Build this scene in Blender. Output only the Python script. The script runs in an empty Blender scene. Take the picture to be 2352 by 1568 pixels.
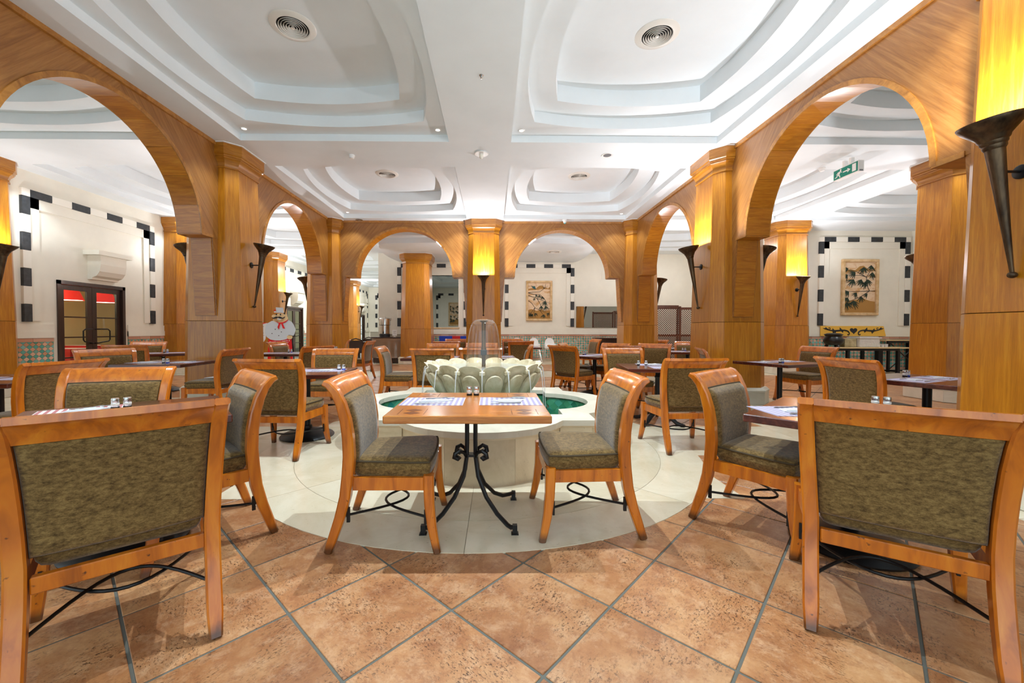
import bpy, math, random
from mathutils import Vector, Matrix
R_ = math.radians
PI = math.pi
random.seed(7)
scn = bpy.context.scene
COL = scn.collection

# ------------------------------------------------------------------ camera, world, light, exposure
F, YAW, PIT, ROL, CX, CY = 931.42, .0101, .0199, .0023, 1140.43, 775.22
_c, _s = math.cos, math.sin
fw = Vector((_s(YAW)*_c(PIT), _c(YAW)*_c(PIT), -_s(PIT)))
rt = Vector((_c(YAW), -_s(YAW), 0)); up = rt.cross(fw)
r2 = rt*_c(ROL) + up*_s(ROL); u2 = -rt*_s(ROL) + up*_c(ROL)
cam_d = bpy.data.cameras.new('camera')
cam = bpy.data.objects.new('camera', cam_d); COL.objects.link(cam)
M4 = Matrix((r2, u2, -fw)).transposed().to_4x4(); M4.translation = (0, 0, 1.25)
cam.matrix_world = M4
cam_d.sensor_width = 36; cam_d.lens = 36*F/2352
cam_d.shift_x = (1176-CX)/2352; cam_d.shift_y = (CY-784)/2352
cam_d.clip_start = .02; cam_d.clip_end = 100
scn.camera = cam

scn.view_settings.view_transform = 'Standard'
scn.view_settings.look = 'None'
scn.view_settings.gamma = 1
scn.view_settings.use_curve_mapping = False
scn.view_settings.exposure = 0.0
try:
    scn.cycles.max_bounces = 10; scn.cycles.diffuse_bounces = 6; scn.cycles.transparent_max_bounces = 12
    scn.cycles.sample_clamp_indirect = 6
except Exception: pass

world = bpy.data.worlds.new('world'); scn.world = world; world.use_nodes = True
world.node_tree.nodes['Background'].inputs[0].default_value = (.76, .92, 1, 1)
world.node_tree.nodes['Background'].inputs[1].default_value = 2.1
SCONCE_W, DOWN_W = 190, 60
ZC = 4.33

def lamp(kind, loc, energy, color, **kw):
    d = bpy.data.lights.new(kw.pop('name', 'lamp_light'), kind); d.energy = energy; d.color = color
    rot = kw.pop('rot', (0, 0, 0)); par = kw.pop('parent', None)
    for k, v in kw.items(): setattr(d, k, v)
    o = bpy.data.objects.new(d.name, d); COL.objects.link(o); o.location = loc; o.rotation_euler = rot
    if par: o.parent = par
    return o

# ------------------------------------------------------------------ materials
def lin(r, g, b):
    f = lambda c: (c/255/12.92 if c <= 10 else ((c/255+.055)/1.055)**2.4)
    return (f(r), f(g), f(b), 1)

class MT:
    def __init__(s, name):
        s.m = bpy.data.materials.new(name); s.m.use_nodes = True; s.t = s.m.node_tree; s.n = s.t.nodes
        s.b = s.n['Principled BSDF']
    def node(s, typ, **kw):
        n = s.n.new(typ)
        for k, v in kw.items():
            if k.startswith('i_'): n.inputs[int(k[2:])].default_value = v
            else: setattr(n, k, v)
        return n
    def link(s, a, b): s.t.links.new(a, b)
    def set(s, **kw):
        nm = dict(rough='Roughness', metal='Metallic', spec='Specular IOR Level', coat='Coat Weight', coatr='Coat Roughness', trans='Transmission Weight', ior='IOR', sheen='Sheen Weight', alpha='Alpha')
        for k, v in kw.items(): s.b.inputs[nm[k]].default_value = v
        return s
    def color(s, c): s.b.inputs['Base Color'].default_value = c; return s
    def coords(s, scale=(1, 1, 1), rot=(0, 0, 0), rand=0, space='Object'):
        tc = s.node('ShaderNodeTexCoord'); mp = s.node('ShaderNodeMapping', vector_type='TEXTURE')
        mp.inputs['Scale'].default_value = tuple(1/x for x in scale); mp.inputs['Rotation'].default_value = rot
        s.link(tc.outputs[space], mp.inputs['Vector'])
        if rand:
            oi = s.node('ShaderNodeObjectInfo'); ml = s.node('ShaderNodeMath', operation='MULTIPLY'); ml.inputs[1].default_value = rand
            s.link(oi.outputs['Random'], ml.inputs[0]); s.link(ml.outputs[0], mp.inputs['Location'])
        return mp.outputs['Vector']
    def noise(s, vec, scale=5, detail=4, rough=.55, dist=0):
        n = s.node('ShaderNodeTexNoise'); n.inputs['Scale'].default_value = scale; n.inputs['Detail'].default_value = detail
        n.inputs['Roughness'].default_value = rough; n.inputs['Distortion'].default_value = dist
        if vec is not None: s.link(vec, n.inputs['Vector'])
        return n.outputs['Fac']
    def ramp(s, fac, stops):
        r = s.node('ShaderNodeValToRGB'); e = r.color_ramp.elements
        while len(e) < len(stops): e.new(.5)
        for i, (p, c) in enumerate(stops): e[i].position = p; e[i].color = c
        s.link(fac, r.inputs['Fac']); return r.outputs['Color']
    def mix(s, fac, a, b, typ='MIX'):
        m = s.node('ShaderNodeMix', data_type='RGBA', blend_type=typ)
        if isinstance(fac, (int, float)): m.inputs[0].default_value = fac
        else: s.link(fac, m.inputs[0])
        for i, v in ((6, a), (7, b)):
            if isinstance(v, tuple): m.inputs[i].default_value = v
            else: s.link(v, m.inputs[i])
        return m.outputs[2]
    def base(s, c): s.link(c, s.b.inputs['Base Color']); return s
    def bump(s, h, strength=.2, dist=.01):
        b = s.node('ShaderNodeBump'); b.inputs['Strength'].default_value = strength; b.inputs['Distance'].default_value = dist
        s.link(h, b.inputs['Height']); s.link(b.outputs['Normal'], s.b.inputs['Normal']); return s
    def rnd(s, island=False):
        if island: return s.node('ShaderNodeNewGeometry').outputs['Random Per Island']
        return s.node('ShaderNodeObjectInfo').outputs['Random']

def flat(name, rgb, rough=.5, metal=0, **kw):
    return MT(name).color(lin(*rgb)).set(rough=rough, metal=metal, **kw).m

def wood(name, dark, mid, light, stretch=(22, 22, 1.2), rot=(0, 0, 0), rough=.32, coat=.35, vary=.16, scale=1.0, dist=1.2):
    m = MT(name)
    v = m.coords(scale=stretch, rot=rot, rand=37)
    a = m.noise(v, 1.0*scale, 5, .6, dist)
    c = m.ramp(a, [(.28, lin(*dark)), (.5, lin(*mid)), (.72, lin(*light))])
    f = m.noise(v, 6.0*scale, 3, .7)
    c = m.mix(.35, c, m.ramp(f, [(.3, (.55, .5, .45, 1)), (.65, (1, 1, 1, 1))]), 'MULTIPLY')
    r = m.rnd()
    c = m.mix(1.0, c, m.ramp(r, [(0, (1-vary, 1-vary*1.1, 1-vary*1.2, 1)), (1, (1+vary*.4, 1+vary*.4, 1+vary*.4, 1))]), 'MULTIPLY')
    m.base(c).set(rough=rough, coat=coat, coatr=.18)
    m.bump(f, .05, .004)
    return m.m

OAK_D, OAK_M, OAK_L = (166, 100, 10), (190, 120, 18), (210, 144, 36)
m_oak = wood('honey_oak_panel', OAK_D, OAK_M, OAK_L)
m_oak_h = wood('honey_oak_crosswise', (164, 96, 10), (190, 116, 18), (208, 140, 36), stretch=(16, 1.6, 16))
m_cap = wood('oak_capital', (154, 92, 14), (178, 114, 24), (196, 134, 40), stretch=(2, 2, 18))
SP = ((136, 86, 34), (160, 106, 48), (178, 126, 64))
m_spL = wood('oak_veneer_diagonal_left', *SP, stretch=(24, 24, 1.2), rot=(0, R_(40), 0), vary=.04)
m_spR = wood('oak_veneer_diagonal_right', *SP, stretch=(24, 24, 1.2), rot=(0, R_(-40), 0), vary=.04)
m_trimw = wood('oak_trim', (150, 94, 30), (182, 122, 48), (204, 144, 64), stretch=(6, 6, 6))

def chair_wood():
    m = MT('orange_lacquered_cherry')
    v = m.coords(scale=(16, 16, 2.2), rand=23)
    a = m.noise(v, 1.0, 4, .55, .8)
    c = m.ramp(a, [(.3, lin(154, 76, 6)), (.52, lin(196, 104, 12)), (.75, lin(214, 130, 28))])
    sp = m.noise(m.coords(scale=(1, 1, 1), rand=11), 38, 2, .5)
    c = m.mix(m.ramp(sp, [(.7, (0, 0, 0, 1)), (.78, (1, 1, 1, 1))]), c, lin(90, 44, 12))
    # worn dark ends of the feet
    tc = m.node('ShaderNodeTexCoord'); sx = m.node('ShaderNodeSeparateXYZ'); m.link(tc.outputs['Object'], sx.inputs[0])
    mr = m.node('ShaderNodeMapRange'); m.link(sx.outputs['Z'], mr.inputs[0]); mr.inputs[1].default_value = .02; mr.inputs[2].default_value = .065; mr.inputs[3].default_value = .85; mr.inputs[4].default_value = 0
    c = m.mix(mr.outputs[0], c, lin(58, 34, 18))
    m.base(c).set(rough=.28, coat=.5, coatr=.12)
    return m.m
m_chair = chair_wood()

def fabric():
    m = MT('olive_brown_chenille')
    v = m.coords(scale=(16, 16, 30), rand=31)
    a = m.noise(v, 2.6, 9, .78, .15)
    b = m.noise(m.coords(scale=(60, 60, 120)), 4, 2, .6)
    c = m.ramp(a, [(.36, lin(72, 52, 24)), (.5, lin(112, 86, 46)), (.64, lin(140, 112, 66))])
    c = m.mix(.5, c, m.ramp(b, [(.3, (.6, .6, .6, 1)), (.7, (1.15, 1.15, 1.15, 1))]), 'MULTIPLY')
    m.base(c).set(rough=.85, sheen=.35, spec=.2)
    m.b.inputs['Sheen Roughness'].default_value = .4
    m.bump(b, .25, .004)
    return m.m
m_fab = fabric()
m_pipe = flat('dark_piping', (72, 58, 36), .9)

def plaster(name, rgb, amt=.05):
    m = MT(name); a = m.noise(m.coords(), 1.6, 5, .6)
    lo = tuple(int(x*(1-amt)) for x in rgb)
    m.base(m.ramp(a, [(.3, lin(*lo)), (.65, lin(*rgb))])).set(rough=.85, spec=.25)
    m.bump(m.noise(m.coords(), 60, 3), .05, .004); return m.m
m_ceil = plaster('white_painted_plaster', (236, 242, 245), .02)
m_wall = plaster('warm_white_wall', (238, 234, 220), .03)
m_dim = plaster('cream_wall', (232, 222, 180), .03)

def marble(name, lo, hi, pit=.5, island=False, rough=.25):
    m = MT(name); v = m.coords(rand=19, space='Object')
    a = m.noise(v, 2.2, 6, .62, .8); c = m.ramp(a, [(.3, lin(*lo)), (.65, lin(*hi))])
    p = m.noise(m.coords(scale=(1, 2.6, 1), rand=5), 26, 4, .65, .6)
    c = m.mix(m.ramp(p, [(.655, (0, 0, 0, 1)), (.72, (pit, pit, pit, 1))]), c, lin(120, 100, 70))
    r = m.rnd(island); c = m.mix(1.0, c, m.ramp(r, [(0, (.9, .9, .88, 1)), (1, (1.03, 1.02, 1, 1))]), 'MULTIPLY')
    m.base(c).set(rough=rough, coat=.15); m.bump(p, .06, .004); return m.m
m_marble = marble('cream_marble_floor', (204, 190, 162), (222, 212, 190))
m_stone = marble('fountain_limestone', (196, 176, 142), (226, 210, 180), .35, rough=.5)
m_rim = marble('pale_marble_rim', (204, 196, 178), (222, 216, 200), .3, rough=.35)
m_plinth = marble('white_plinth_stone', (214, 206, 186), (236, 230, 214), .5, rough=.5)

def petal_stone():
    m = MT('carved_pale_stone'); a = m.noise(m.coords(rand=9), 5, 6, .65, .5)
    c = m.ramp(a, [(.3, lin(166, 146, 110)), (.5, lin(200, 186, 154)), (.7, lin(222, 214, 192))])
    m.base(c).set(rough=.45, coat=.2); m.bump(m.noise(m.coords(), 30, 4), .15, .006); return m.m
m_petal = petal_stone()

def terracotta(name, island):
    m = MT(name); v = m.coords(space='Object', rand=(0 if island else 41))
    a = m.noise(v, 3.4, 8, .7, .3)
    c = m.ramp(a, [(.3, lin(146, 92, 58)), (.48, lin(174, 120, 78)), (.64, lin(196, 148, 104))])
    b = m.noise(v, 11, 8, .78, .3)
    c = m.mix(m.ramp(b, [(.48, (0, 0, 0, 1)), (.66, (.55, .55, .55, 1))]), c, lin(214, 174, 136))
    d = m.noise(v, 24, 6, .75, .2)
    c = m.mix(m.ramp(d, [(.52, (0, 0, 0, 1)), (.7, (.5, .5, .5, 1))]), c, lin(132, 74, 46))
    p = m.noise(m.coords(scale=(1, 1.7, 1), rand=(0 if island else 41)), 58, 6, .78, .4); p2 = m.noise(v, 4.6, 4, .6)
    pm = m.mix(1.0, m.ramp(p, [(.53, (0, 0, 0, 1)), (.585, (1, 1, 1, 1))]), m.ramp(p2, [(.42, (0, 0, 0, 1)), (.6, (.9, .9, .9, 1))]), 'MULTIPLY')
    c = m.mix(pm, c, lin(76, 48, 32))
    r = m.rnd(island)
    c = m.mix(1.0, c, m.ramp(r, [(0, (.82, .78, .74, 1)), (.5, (.97, .95, .93, 1)), (1, (1.08, 1.06, 1.0, 1))]), 'MULTIPLY')
    m.base(c).set(rough=.34, coat=.15, coatr=.25); m.bump(p, .12, .003); return m.m
m_terra = terracotta('terracotta_tile', False)
m_terra_i = terracotta('terracotta_tile_far', True)
m_grout = flat('grey_grout', (102, 102, 94), .9)
m_jointm = flat('marble_joint', (150, 138, 116), .9)

def mosaic(name, stops, island=True, rough=.3):
    m = MT(name); m.base(m.ramp(m.rnd(island), stops)).set(rough=rough, coat=.3); return m.m
m_teal = mosaic('teal_mosaic', [(0, lin(66, 142, 130)), (.4, lin(92, 178, 166)), (.7, lin(134, 202, 200)), (1, lin(110, 158, 138))])
m_pink = mosaic('salmon_mosaic', [(0, lin(204, 148, 114)), (.5, lin(224, 176, 148)), (1, lin(232, 196, 174))])
m_capt = mosaic('salmon_cap_tile', [(0, lin(190, 134, 110)), (.5, lin(206, 154, 130)), (1, lin(216, 172, 150))])
m_green = mosaic('green_pool_tile', [(0, lin(38, 112, 84)), (.35, lin(66, 138, 100)), (.7, lin(84, 160, 128)), (1, lin(40, 128, 118))], False, .2)
m_poolbed = flat('pool_lining', (70, 120, 92), .6)

m_black = MT('black_slate_block'); m_black.base(m_black.ramp(m_black.noise(m_black.coords(rand=3), 14, 5), [(.3, lin(36, 40, 44)), (.7, lin(58, 62, 66))])).set(rough=.55); m_black = m_black.m
m_whiteb = flat('white_block', (240, 236, 224), .7)
m_iron = flat('black_iron', (18, 17, 18), .38, .3)
m_bronze = MT('dark_bronze'); m_bronze.base(m_bronze.ramp(m_bronze.noise(m_bronze.coords(scale=(9, 9, 2), rand=5), 2, 4), [(.3, lin(52, 40, 30)), (.7, lin(104, 82, 58))])).set(rough=.36, metal=.75); m_bronze = m_bronze.m
m_steel = flat('brushed_steel', (196, 194, 190), .25, 1)
m_chrome = flat('chrome', (225, 225, 228), .1, 1)
m_white = flat('white_paint', (240, 240, 238), .5)
m_offw = flat('ivory_metal', (236, 232, 224), .35)
m_dark = flat('dark_void', (24, 20, 18), .8)
m_brown = wood('dark_brown_door_wood', (38, 20, 14), (54, 30, 20), (72, 42, 28), stretch=(14, 14, 1.5), rough=.4)
m_lattice = wood('mahogany_lattice', (74, 34, 18), (98, 50, 28), (120, 66, 38), rough=.45)
m_dkfab = flat('dark_rattan', (52, 34, 26), .6)
def table_wood(name, d, mi, l, coat=.6):
    return wood(name, d, mi, l, stretch=(1.4, 14, 14), rough=.25, coat=coat, vary=.1)
m_tdark = table_wood('mahogany_table', (56, 20, 14), (84, 34, 24), (112, 52, 34))
m_tlight = table_wood('golden_table', (142, 76, 20), (176, 102, 34), (202, 132, 56))
m_inlay = flat('inlay_veneer', (96, 46, 18), .3, coat=.4)
m_paper = flat('white_napkin', (212, 212, 216), .8)
def stripes(name, c1, c2, sc):
    m = MT(name); v = m.coords(); w = m.node('ShaderNodeTexWave', wave_type='BANDS', bands_direction='X'); w.inputs['Scale'].default_value = sc
    m.link(v, w.inputs['Vector']); m.base(m.ramp(w.outputs['Fac'], [(.45, lin(*c1)), (.55, lin(*c2))])).set(rough=.7); return m.m
m_mat = stripes('lilac_striped_paper', (192, 187, 202), (152, 141, 172), 9)
m_matred = stripes('red_striped_paper', (232, 228, 226), (190, 120, 122), 9)
m_glasscl = MT('clear_glass').color((1, 1, 1, 1)).set(rough=.02, trans=1, ior=1.45).m
m_salt = flat('shaker_grain', (214, 206, 196), .7)
m_red = flat('red_cloth', (196, 24, 30), .7)
m_blue = flat('blue_cloth', (22, 58, 168), .7)
m_satin = MT('brown_satin').color(lin(140, 118, 98)).set(rough=.2, coat=.5, metal=.25).m
m_mirror = flat('silver_mirror', (225, 228, 224), .01, 1)
m_yellow = flat('yellow_board', (234, 182, 66), .5)
m_blackp = flat('black_paint', (32, 33, 38), .5)
m_pot = flat('black_cast_pot', (22, 24, 26), .3)
m_signg = flat('exit_green', (0, 132, 112), .5)
m_skin = flat('sign_skin_tone', (246, 214, 160), .5)
m_chefw = flat('sign_pale_blue_white', (222, 232, 240), .5)
m_signred = flat('sign_red', (232, 16, 20), .5)
m_grey = flat('sign_grey_line', (120, 120, 124), .6)
m_carve = MT('sandstone_frame'); m_carve.base(m_carve.ramp(m_carve.noise(m_carve.coords(), 7, 5), [(.3, lin(196, 160, 108)), (.6, lin(222, 192, 148)), (.8, lin(232, 210, 176))])).set(rough=.8).bump(m_carve.noise(m_carve.coords(), 18, 4), .4, .01); m_carve = m_carve.m
m_sandp = MT('sandy_relief'); m_sandp.base(m_sandp.ramp(m_sandp.noise(m_sandp.coords(scale=(1, 1, 3)), 2.5, 4, .5, 1), [(.35, lin(226, 196, 160)), (.5, lin(230, 206, 176)), (.62, lin(206, 160, 108))])).set(rough=.85); m_sandp = m_sandp.m
m_sandb = flat('brown_relief_hill', (172, 128, 66), .85)
m_leafp = flat('dark_green_leaf_paint', (38, 58, 44), .7)
m_branch = flat('dark_branch_paint', (58, 48, 40), .7)
m_bluebird = flat('teal_painted_bird', (28, 84, 88), .6)

def water(name, rough=.02, tint=(.95, 1, .98, 1), f0=.03, f1=.5, pw=4, dif=0, rip=0):
    m = MT(name)
    lw = m.node('ShaderNodeLayerWeight'); lw.inputs[0].default_value = .5
    p = m.node('ShaderNodeMath', operation='POWER'); m.link(lw.outputs['Facing'], p.inputs[0]); p.inputs[1].default_value = pw
    mr = m.node('ShaderNodeMapRange'); m.link(p.outputs[0], mr.inputs[0]); mr.inputs[3].default_value = f0; mr.inputs[4].default_value = f1
    t = m.node('ShaderNodeBsdfTransparent'); t.inputs[0].default_value = tint
    g = m.node('ShaderNodeBsdfGlossy'); g.inputs['Roughness'].default_value = rough
    if rip:
        bp = m.node('ShaderNodeBump'); bp.inputs['Strength'].default_value = rip; bp.inputs['Distance'].default_value = .02
        m.link(m.noise(m.coords(), 9, 3), bp.inputs['Height']); m.link(bp.outputs[0], g.inputs['Normal'])
    mx = m.node('ShaderNodeMixShader'); m.link(mr.outputs[0], mx.inputs[0]); m.link(t.outputs[0], mx.inputs[1]); m.link(g.outputs[0], mx.inputs[2])
    last = mx
    if dif:
        d = m.node('ShaderNodeBsdfDiffuse'); d.inputs[0].default_value = (.95, .97, 1, 1)
        m2 = m.node('ShaderNodeMixShader'); m2.inputs[0].default_value = dif
        m.link(mx.outputs[0], m2.inputs[1]); m.link(d.outputs[0], m2.inputs[2]); last = m2
    m.link(last.outputs[0], m.n['Material Output'].inputs[0]); return m.m
m_pool = water('pool_water', .03, (.8, .94, .88, 1), .03, .5, 4, 0, .1)
m_bowlw = water('bowl_water', .05, (.94, .94, .88, 1), .03, .5, 4, .15, .1)
m_bell = water('bell_of_water', .04, (.97, .93, .86, 1), .05, 1.0, 3.0, .015)
m_jet = water('water_jet', .1, (1, 1, 1, 1), .1, .6, 2, .3)
m_pane = water('door_pane_glass', .02, (.96, .98, .96, 1), .04, .3, 4)
def emit(name, rgb, e):
    m = MT(name); m.color(lin(*rgb)); m.b.inputs['Emission Color'].default_value = lin(*rgb); m.b.inputs['Emission Strength'].default_value = e; return m.m
m_lampw = emit('lit_lamp', (255, 244, 224), 6)
m_bulb = emit('downlight_lens', (255, 252, 246), 5)
m_shade = emit('lit_red_lampshade', (214, 40, 36), .8)

# ------------------------------------------------------------------ mesh builder
class B:
    def __init__(s): s.v = []; s.f = []
    def add(s, vs, fs, M=None):
        o = len(s.v)
        s.v += [tuple(M @ Vector(p)) for p in vs] if M is not None else [tuple(p) for p in vs]
        s.f += [tuple(i+o for i in f) for f in fs]; return s
    def box(s, x0, x1, y0, y1, z0, z1, M=None, ch=0):
        if ch:
            a = [(x0+ch, y0), (x1-ch, y0), (x1, y0+ch), (x1, y1-ch), (x1-ch, y1), (x0+ch, y1), (x0, y1-ch), (x0, y0+ch)]
            b = [(x0+ch, y0+ch), (x1-ch, y0+ch), (x1-ch, y0+ch), (x1-ch, y1-ch), (x1-ch, y1-ch), (x0+ch, y1-ch), (x0+ch, y1-ch), (x0+ch, y0+ch)]
            return s.rings([[(p[0], p[1], z0) for p in b], [(p[0], p[1], z0+ch) for p in a], [(p[0], p[1], z1-ch) for p in a], [(p[0], p[1], z1) for p in b]], M=M)
        vs = [(x0, y0, z0), (x1, y0, z0), (x1, y1, z0), (x0, y1, z0), (x0, y0, z1), (x1, y0, z1), (x1, y1, z1), (x0, y1, z1)]
        return s.add(vs, [(0, 3, 2, 1), (4, 5, 6, 7), (0, 1, 5, 4), (1, 2, 6, 5), (2, 3, 7, 6), (3, 0, 4, 7)], M)
    def rings(s, rs, closed=True, caps=True, M=None, loop=False):
        n = len(rs[0]); vs = [p for r in rs for p in r]; fs = []
        m = len(rs)
        for i in range(m if loop else m-1):
            a, b = i*n, ((i+1) % m)*n
            for j in range(n if closed else n-1):
                k = (j+1) % n; fs.append((a+j, a+k, b+k, b+j))
        if caps and closed and not loop:
            fs.append(tuple(range(n-1, -1, -1))); fs.append(tuple((m-1)*n+j for j in range(n)))
        return s.add(vs, fs, M)
    def prism(s, poly, z0, z1, M=None):       # poly in xy
        return s.rings([[(x, y, z0) for x, y in poly], [(x, y, z1) for x, y in poly]], M=M)
    def plate(s, poly, y0, y1, M=None):       # poly in xz, extruded along y
        return s.rings([[(x, y0, z) for x, z in poly], [(x, y1, z) for x, z in poly]], M=M)
    def lathe(s, prof, n=24, M=None, caps=True):
        return s.rings([[(r*_c(2*PI*j/n), r*_s(2*PI*j/n), z) for j in range(n)] for r, z in prof], M=M, caps=caps)
    def tube(s, pts, r, n=8, M=None, caps=True):
        pts = [Vector(p) for p in pts]; rs = []
        t = (pts[1]-pts[0]).normalized(); ref = Vector((0, 0, 1)) if abs(t.z) < .9 else Vector((1, 0, 0))
        x = t.cross(ref).normalized()
        for i, p in enumerate(pts):
            t = (pts[min(i+1, len(pts)-1)]-pts[max(i-1, 0)]).normalized()
            x = (x-t*x.dot(t)).normalized(); y = t.cross(x)
            rr = r[i] if isinstance(r, (list, tuple)) else r
            rs.append([tuple(p+x*rr*_c(2*PI*j/n)+y*rr*_s(2*PI*j/n)) for j in range(n)])
        return s.rings(rs, M=M, caps=caps)
    def sweep(s, path, wid, thk, xs, ch=.006, M=None):   # path (y,z); rectangular section, width along x at xs
        rs = []; n = len(path)
        for i, (y, z) in enumerate(path):
            a, b = path[max(i-1, 0)], path[min(i+1, n-1)]
            ty, tz = b[0]-a[0], b[1]-a[1]; l = math.hypot(ty, tz); ty /= l; tz /= l
            ny, nz = tz, -ty
            w = (wid[i] if isinstance(wid, (list, tuple)) else wid)/2; h = (thk[i] if isinstance(thk, (list, tuple)) else thk)/2
            x = xs[i] if isinstance(xs, (list, tuple)) else xs
            c = min(ch, w*.6, h*.6)
            sec = [(-w+c, -h), (w-c, -h), (w, -h+c), (w, h-c), (w-c, h), (-w+c, h), (-w, h-c), (-w, -h+c)]
            rs.append([(x+u, y+ny*q, z+nz*q) for u, q in sec])
        return s.rings(rs, M=M)
    def sphere(s, c, r, n=12, m=8, sc=(1, 1, 1), M=None):
        pr = [(max(1e-4, _s(PI*i/m)), -_c(PI*i/m)) for i in range(m+1)]
        T = Matrix.Translation(c) @ Matrix.Diagonal((r*sc[0], r*sc[1], r*sc[2], 1))
        return s.lathe(pr, n, (M @ T) if M is not None else T, caps=False)
    def mesh(s, name, mat, smooth=35):
        me = bpy.data.meshes.new(name); me.from_pydata(s.v, [], s.f)
        me.validate(clean_customdata=False)
        import bmesh
        bm = bmesh.new(); bm.from_mesh(me); bmesh.ops.recalc_face_normals(bm, faces=bm.faces); bm.to_mesh(me); bm.free()
        if mat: me.materials.append(mat)
        if smooth:
            me.polygons.foreach_set('use_smooth', [True]*len(me.polygons)); me.set_sharp_from_angle(angle=R_(smooth))
        return me

def obj(name, b, mat=None, parent=None, loc=(0, 0, 0), rot=(0, 0, 0), smooth=35, label=None, kind=None):
    me = b.mesh(name, mat, smooth) if isinstance(b, B) else b
    o = bpy.data.objects.new(name, me); COL.objects.link(o); o.location = loc; o.rotation_euler = rot
    if parent: o.parent = parent
    if label: o['label'] = label
    if kind: o['kind'] = kind
    return o
def tag(o, label, cat, group=None):
    o['label'] = label; o['category'] = cat
    if group: o['group'] = group
    return o
def thing(name, label, cat, loc=(0, 0, 0), rz=0, group=None):
    o = bpy.data.objects.new(name, None); COL.objects.link(o); o.location = loc; o.rotation_euler = (0, 0, rz)
    o.empty_display_size = .1
    return tag(o, label, cat, group)
KIDS = {}
def dup(src, loc, rot, label=None, group=None):
    r = src.copy(); COL.objects.link(r); r.location = loc; r.rotation_euler = rot if isinstance(rot, tuple) else (0, 0, rot)
    if label: r['label'] = label
    if group: r['group'] = group
    def rec(a, b):
        for ch in list(a.children):
            if ch.type == 'LIGHT': continue
            c = ch.copy(); COL.objects.link(c); c.parent = b; rec(ch, c)
    rec(src, r); return r
def struct(name, b, mat, **kw):
    return obj(name, b, mat, kind='structure', **kw)
def T(x=0, y=0, z=0): return Matrix.Translation((x, y, z))
def RX(a): return Matrix.Rotation(a, 4, 'X')
def RY(a): return Matrix.Rotation(a, 4, 'Y')
def RZ(a): return Matrix.Rotation(a, 4, 'Z')
def txt(s, size, mat, parent, loc, rot, depth=.002, align='LEFT', name='lettering'):
    cu = bpy.data.curves.new(name, 'FONT'); cu.body = s; cu.size = size; cu.extrude = depth; cu.align_x = align; cu.resolution_u = 3
    tmp = bpy.data.objects.new(name, cu); COL.objects.link(tmp); bpy.context.view_layer.update()
    me = bpy.data.meshes.new_from_object(tmp.evaluated_get(bpy.context.evaluated_depsgraph_get())); bpy.data.objects.remove(tmp)
    me.materials.clear(); me.materials.append(mat)
    o = bpy.data.objects.new(name, me); COL.objects.link(o); o.location = loc; o.rotation_euler = rot
    if parent: o.parent = parent
    return o
# ================================================================== THE SETTING
# ------------------------------------------------------------------ floor
floor = struct('floor', B().box(-13, 13.2, -2.2, 31, -.06, -.005), m_grout)
FC = Vector((-.13, 4.47)); FR, FRI = 2.23, 1.85
SQ = (-2.06, 1.88, 2.97, 6.6)
BANDS = [(-4.1, -2.0, 4.0, 5.2), (1.8, 3.5, 4.0, 5.2), (-5.5, -4.1, 2.0, 12.2), (3.5, 5.1, 2.0, 12.2), (-4.1, 3.5, 10.7, 12.2),
         (-8.9, -5.5, 3.6, 7.4), (5.1, 12.4, 4.0, 5.4), (-4.6, 8.4, 14.5, 16.5), (5.1, 12.9, 11.2, 12.4), (-8.9, -5.5, 11.0, 12.4), (-8.9, -5.5, 15.5, 17.4), (-5.5, -4.7, 12.2, 14.5)]
def pale(x, y):
    if (x-FC.x)**2+(y-FC.y)**2 < FR*FR: return True
    if SQ[0] < x < SQ[1] and SQ[2] < y < SQ[3]: return True
    return any(a < x < b and c < y < d for a, b, c, d in BANDS)
TS, TA, TX, TY = .506, .7611, -.1802, 1.7873
tile_b = B().box(-TS/2+.006, TS/2-.006, -TS/2+.006, TS/2-.006, -.013, 0, ch=.002)
tile_me = tile_b.mesh('floor_tile', m_terra, 20)
cells = []
for i in range(-40, 44):
    for j in range(-44, 44):
        ii, jj = i+.5, j+.5
        x = TX+TS*(ii*_c(TA)+jj*_s(TA)); y = TY+TS*(-ii*_s(TA)+jj*_c(TA))
        if not (1.0 < y < 14.9 and abs(x) < 1.32*y+.8 and -9.0 < x < 12.9): continue
        h = TS*.7
        if all(pale(x+a*h, y+b*h) for a, b in ((1, 0), (-1, 0), (0, 1), (0, -1))) and pale(x, y): continue
        cells.append((math.hypot(x, y), x, y))
cells.sort()
for k, (d, x, y) in enumerate(cells[:285]):
    o = obj('floor_tile', tile_me, parent=floor, loc=(x, y, random.uniform(-.0012, 0)), rot=(0, 0, -TA+random.choice((0, PI/2, PI, -PI/2))))
fb = B()
for d, x, y in cells[285:]:
    g = TS/2-.004
    fb.box(-g, g, -g, g, -.013, -.0005, M=T(x, y) @ RZ(-TA))
obj('distant_floor_tiles', fb, m_terra_i, floor, kind='stuff', smooth=0)
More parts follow.
